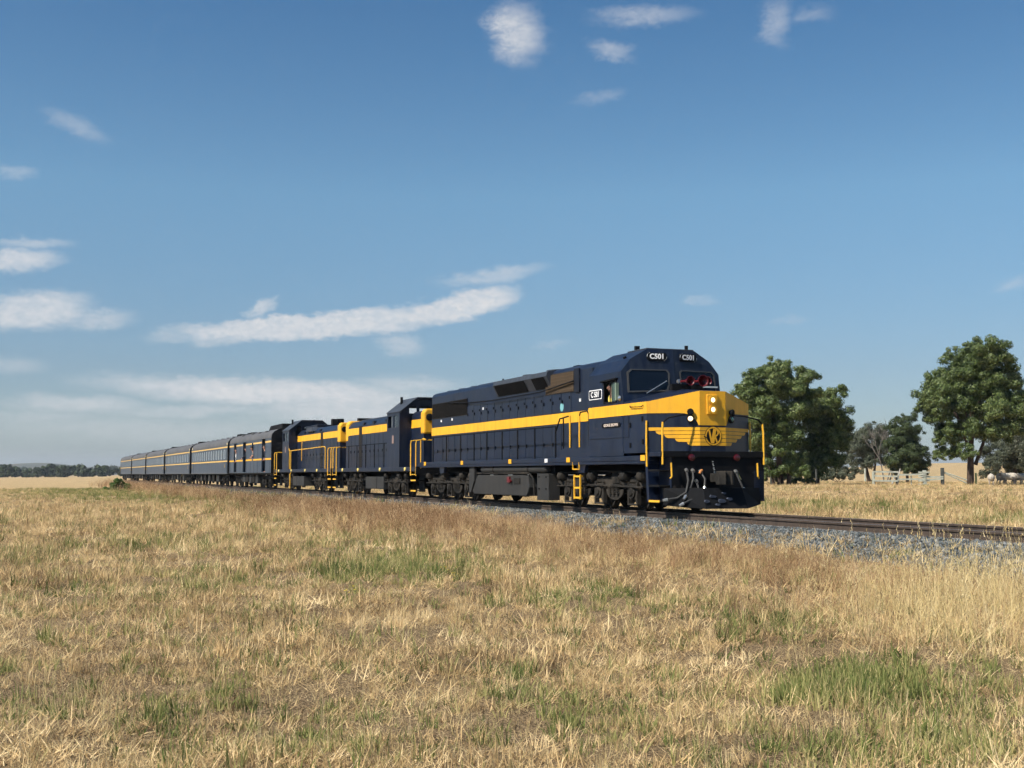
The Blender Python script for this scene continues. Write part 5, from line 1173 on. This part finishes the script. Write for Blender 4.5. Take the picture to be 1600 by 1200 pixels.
def make_carriage(Ln, s0, label, first=None, z_top=4.0):
    C = vehicle('passenger_carriage', s0, label, 'carriage', 'matching blue passenger carriages')
    w = 1.42; ze = 3.22
    body = MB().box(-w, w, .35, Ln - .35, 1.0, 1.02)
    carriage_base(C, Ln, w)
    # side walls with real window openings
    for s in (-1, 1):
        X = lambda a, b: sorted((s * a, s * b)); q = MB(); z0, z1 = 2.14, 2.92; a0, a1 = 2.2, Ln - 2.2; nw = 13; pit = (a1 - a0) / nw
        q.box(*X(w - .06, w), .35, Ln - .35, 1.02, z0); q.box(*X(w - .06, w), .35, Ln - .35, z1, ze); q.box(*X(w - .06, w), .35, a0, z0, z1); q.box(*X(w - .06, w), a1, Ln - .35, z0, z1)
        wall = q.build('side_wall', CARN, C); 
        for k in range(nw + 1): MB().box(*X(w - .06, w + .012), a0 + k * pit - .15, a0 + k * pit + .15, z0 + .002, z1 - .002).build('window_pillar', SILV2, wall)
        for k in range(nw): MB().box(*X(w - .045, w - .03), a0 + k * pit + .15, a0 + (k + 1) * pit - .15, z0, z1).build('window_pane', CWIN, wall)
        for z in (1.94, 3.04): MB().box(*X(w + .001, w + .012), .36, Ln - .36, z, z + .10).build('gold_line', GOLD, wall)
        for y in (1.35, Ln - 1.35):
            d_ = MB().box(*X(w, w + .02), y - .42, y + .42, 1.06, 1.93).build('door', CARN, wall); MB().box(*X(w + .02, w + .05), y + .3, y + .34, 1.5, 1.75).build('handle', GOLD, d_)
            MB().box(*X(w + .001, w + .02), y - .30, y + .30, 2.16, 2.90).build('door_window', CWIN, wall)
        for y in (.8, Ln - .8): MB().box(*X(w - .10, w + .01), y - .14, y + .14, 3.24, 3.42).build('marker_board', mat('cream_board', (.68, .58, .32), .6), wall)
        MB().box(*X(w, w + .03), .35, Ln - .35, 1.0, 1.06).build('sole_bar', mat('grey_sole_bar', (.12, .12, .125), .6), wall)
    for y in (.35, Ln - .41): MB().prism(body_sec(w - .01, 1.03, ze, z_top - .02), 'y', y, y + .06).build('end_wall', NAVY_DARK, C)
    rf = MB().prism([p for p in body_sec(w + .015, ze, ze + .005, z_top, 12)], 'y', .33, Ln - .33).build('roof', ROOF_G, C, smooth=True)
    for y in np.linspace(2.5, Ln - 2.5, 7): MB().box(-.28, .28, y - .16, y + .16, z_top - .03, z_top + .07).build('ventilator', ROOF_G, rf, bevel=.03)
    MB().box(-.5, .5, .5, 1.9, z_top - .06, z_top + .12).build('roof_unit', BLACK, rf, bevel=.05)
    for y in (.30, Ln - .40): MB().prism(body_sec(w + .03, 1.03, ze, z_top + .02, 12), 'y', y, y + .10).build('end_frame', BLACK, C)
    gangway(C, .33, -1, w); gangway(C, Ln - .33, 1, w)
    return C
VL = 17.9
VN = vehicle('luggage_van', 50.7, 'blue luggage van with people at its open doorways behind the third locomotive', 'van'); w = 1.42; ze = 3.30
carriage_base(VN, VL, w)
DO = [(2.55, 3.75, 1.12, 3.30), (7.05, 7.55, 2.1, 3.12), (10.1, 11.3, 1.12, 3.26), (14.35, 15.4, 1.12, 3.26)]     # openings y0,y1,z0,z1
for s in (-1, 1):
    X = lambda a, b: sorted((s * a, s * b)); q = MB(); cur = .3
    for (a, b, c, d) in DO:
        q.box(*X(w - .06, w), cur, a, 1.02, ze)
        if c > 1.3: q.box(*X(w - .06, w), a, b, 1.02, c)
        else: q.box(*X(w - .06, w), a, b, 1.02, c)
        q.box(*X(w - .06, w), a, b, d, ze + .001); cur = b
    q.box(*X(w - .06, w), cur, VL - .3, 1.02, ze); wall = q.build('side_wall', CARN, VN)
    edges = [.31] + [e for (a, b, c, d) in DO for e in (a - .02, b + .02)] + [VL - .31]
    for i in range(0, len(edges), 2):
        for z, m_ in ((1.90, YEL), (3.02, GOLD)): MB().box(*X(w + .001, w + .014), edges[i], edges[i + 1], z, z + .11).build('gold_line', m_, wall)
    for (a, b, c, d) in DO:
        q = MB(); q.box(*X(w - .02, w + .015), a - .05, a, c, d); q.box(*X(w - .02, w + .015), b, b + .05, c, d); q.build('door_frame', CARN, wall)
    # doors slid back along the inside wall
    for (a, b, c, d) in DO[::2]: MB().box(*X(w - .12, w - .07), b + .05, b + 1.2, 1.06, 3.2).build('sliding_door', CARN, wall)
    for y in np.linspace(.9, VL - .9, 12):
        if not any(a - .2 < y < b + .2 for a, b, c, d in DO): MB().box(*X(w, w + .012), y - .02, y + .02, 1.06, 3.26).build('wall_rib', CARN, wall)
    MB().box(*X(w, w + .03), .3, VL - .3, 1.0, 1.06).build('sole_bar', bpy.data.materials['grey_sole_bar'] if 'grey_sole_bar' in bpy.data.materials else UNDER, wall)
MB().box(-w + .06, w - .06, .36, VL - .36, 1.02, 1.08).build('floor', UNDER, VN)
for y in (.3, VL - .36): MB().prism(body_sec(w - .01, 1.03, ze, 3.98), 'y', y, y + .06).build('end_wall', NAVY_DARK, VN)
rf = MB().prism(body_sec(w + .015, ze, ze + .005, 4.0, 12), 'y', .28, VL - .28).build('roof', ROOF_G, VN, smooth=True)
for y in (3.4, 6.0, 8.8, 12.8): 
    for s in (-1, 1): MB().box(*sorted((s * .85, s * 1.2)), y, y + .55, 3.70, 3.86).build('roof_vent', ROOF_G, rf, bevel=.03)
q = MB(); q.prism([(.5, 3.9), (5.2, 3.9), (4.4, 4.22), (.5, 4.24)], 'x', -.75, .75); q.build('roof_unit', BLACK, rf, bevel=.05)
MB().box(-.4, .4, 13.6, 15.8, 3.94, 4.10).build('roof_unit', BLACK, rf, bevel=.05)
for y in (.25, VL - .35): MB().prism(body_sec(w + .03, 1.03, ze, 4.02, 12), 'y', y, y + .10).build('end_frame', BLACK, VN)
gangway(VN, .30, -1, w); gangway(VN, VL - .30, 1, w)
PITCH = 23.6; LN = 23.1; cs0 = 68.8
labs = ['first passenger carriage behind the luggage van, showing pale window pillars clearly', 'second passenger carriage behind the luggage van', 'third passenger carriage behind the luggage van', 'fourth passenger carriage behind the luggage van', 'rearmost visible passenger carriage at the tail of the train']
make_carriage(LN, cs0, labs[0])
c1 = [o for o in bpy.data.objects if o.name.startswith('passenger_carriage')][0]
for k in range(1, 5):
    c = copy_tree(c1); c.location = trk(0, cs0 + PITCH * k, 0); tag(c, labs[k])

# ------------------------------------------------------------------ people at the openings (one continuous body each; clothing and hair are children)
def person(label, s, x, z_feet, shirt, pose, skin=SKIN, facing=-1, scale=1.0):
    P0_ = trk(x, s, z_feet); root = empty('person', P0_, TH + (math.pi / 2 if facing < 0 else -math.pi / 2)); tag(root, label, 'person', 'people leaning out of the train')
    # joints, local: +y is the direction the person faces
    J = {'pelvis': ((0, 0, .95), .13), 'waist': ((0, .02 + pose['lean'] * .2, 1.10), .125), 'chest': ((0, .03 + pose['lean'] * .55, 1.32), .15), 'neck': ((0, .04 + pose['lean'] * .85, 1.50), .055), 'chin': ((0, .07 + pose['lean'] * 1.0, 1.58), .075), 'head': ((0, .07 + pose['lean'] * 1.1, 1.68), .095), 'crown': ((0, .06 + pose['lean'] * 1.15, 1.76), .07)}
    E = [('pelvis', 'waist'), ('waist', 'chest'), ('chest', 'neck'), ('neck', 'chin'), ('chin', 'head'), ('head', 'crown')]
    for sd, nm in ((-1, 'l'), (1, 'r')):
        el_, ha_ = pose[nm]
        J['sh' + nm] = ((sd * .19, .03 + pose['lean'] * .6, 1.42), .065); J['el' + nm] = (el_, .045); J['wr' + nm] = (ha_, .032); d = (Vector(ha_) - Vector(el_)).normalized(); J['ha' + nm] = (tuple(Vector(ha_) + d * .09), .035)
        J['fi' + nm] = (tuple(Vector(ha_) + d * .17), .014)
        J['hi' + nm] = ((sd * .10, 0, .88), .095); J['kn' + nm] = ((sd * .11, .03, .48), .06); J['an' + nm] = ((sd * .11, 0, .08), .042); J['to' + nm] = ((sd * .12, .17, .04), .035)
        E += [('chest', 'sh' + nm), ('sh' + nm, 'el' + nm), ('el' + nm, 'wr' + nm), ('wr' + nm, 'ha' + nm), ('ha' + nm, 'fi' + nm), ('pelvis', 'hi' + nm), ('hi' + nm, 'kn' + nm), ('kn' + nm, 'an' + nm), ('an' + nm, 'to' + nm)]
    def skinned(name, keys, edges, m, grow=0.0, rootk='pelvis', parent=root):
        ks = list(keys); me = bpy.data.meshes.new(name); me.from_pydata([J[k][0] for k in ks], [(ks.index(a), ks.index(b)) for a, b in edges if a in ks and b in ks], [])
        o = bpy.data.objects.new(name, me); COL.objects.link(o); o.parent = parent
        sk = o.modifiers.new('skin', 'SKIN'); sk.use_smooth_shade = True
        for i, k in enumerate(ks): r_ = J[k][1] + grow; me.skin_vertices[0].data[i].radius = (r_, r_); me.skin_vertices[0].data[i].use_root = (k == rootk)
        o.modifiers.new('sub', 'SUBSURF').levels = 1; o.modifiers['sub'].render_levels = 2; me.materials.append(m); return o
    body = skinned('body', J.keys(), E, skin)
    skinned('shirt', ['pelvis', 'waist', 'chest', 'shl', 'shr', 'ell', 'elr', 'wrl', 'wrr'] if pose.get('long', True) else ['pelvis', 'waist', 'chest', 'shl', 'shr', 'ell', 'elr'], E, shirt, .022)
    skinned('trousers', ['pelvis', 'hil', 'hir', 'knl', 'knr', 'anl', 'anr'], E, SHIRT_B, .018)
    hc = J['crown'][0]; h = MB().lathe((hc[0], hc[1] - .02, hc[2] - .06), (0, -.25, 1), [(0, .108), (.05, .105), (.10, .08), (.135, .03)], 12).build('hair', HAIRM, root, smooth=True)
    fy = J['head'][0][1]; fz = J['head'][0][2]
    for sd in (-1, 1): MB().lathe((sd * .035, fy + .085, fz + .01), (0, 1, 0), [(0, .014), (.012, .008)], 8).build('eye', HAIRM, root)
    MB().prism([(fy + .08, fz + .01), (fy + .125, fz - .04), (fy + .08, fz - .045)], 'x', -.014, .014).build('nose', skin, root); MB().box(-.028, .028, fy + .075, fy + .092, fz - .078, fz - .068).build('mouth', REDP, root)
    for sd in (-1, 1): MB().lathe((sd * .092, fy, fz - .01), (sd, 0, 0), [(0, .03), (.02, .022)], 8).build('ear', skin, root)
    return root
rest = {'lean': .10, 'l': ((-.24, .02, 1.14), (-.22, .14, .92)), 'r': ((.24, .02, 1.14), (.22, .14, .92))}
out_ = {'lean': .26, 'l': ((-.20, .26, 1.20), (-.16, .36, 1.06)), 'r': ((.22, .26, 1.20), (.10, .40, 1.06)), 'long': False}
arm = {'lean': .12, 'l': ((-.24, .05, 1.14), (-.20, .16, .94)), 'r': ((.26, .22, 1.18), (.30, .42, 1.02))}
person('person in a white shirt standing in the rear doorway of the luggage van', 50.7 + 14.75, -1.22, 1.08, SHIRT_W, rest)
person('person in dark clothes with one arm out of the middle doorway of the luggage van', 50.7 + 10.55, -1.15, 1.08, SHIRT_B, arm)
person('person in a grey shirt leaning out of the small window of the luggage van', 50.7 + 7.3, -1.15, 1.08, SHIRT_G, out_)
person('person in dark clothes looking out of the front doorway of the luggage van', 50.7 + 2.75, -1.28, 1.08, SHIRT_B, rest)
person('train driver in a yellow vest seen through the cab side window of the leading locomotive', 2.90, -1.20, 1.62, SHIRT_Y, rest)

# ------------------------------------------------------------------ summer haze: one closed box of thin even air round the whole place
hzo = MB().box(-7300, 7300, -7300, 7300, -16, 95).build('haze', mat('haze_tmp', (1, 1, 1)))
hm = bpy.data.materials.new('thin_haze'); hm.use_nodes = True; hnt = hm.node_tree; hnt.nodes.clear()
pv = hnt.nodes.new('ShaderNodeVolumePrincipled'); pv.inputs['Color'].default_value = (.80, .88, 1, 1); pv.inputs['Density'].default_value = .00013; pv.inputs['Anisotropy'].default_value = .2
ho = hnt.nodes.new('ShaderNodeOutputMaterial'); hnt.links.new(pv.outputs[0], ho.inputs['Volume'])
hzo.data.materials.clear(); hzo.data.materials.append(hm); tag(hzo, 'thin blue summer haze lying over the far paddocks and hills', 'haze', kind='stuff')
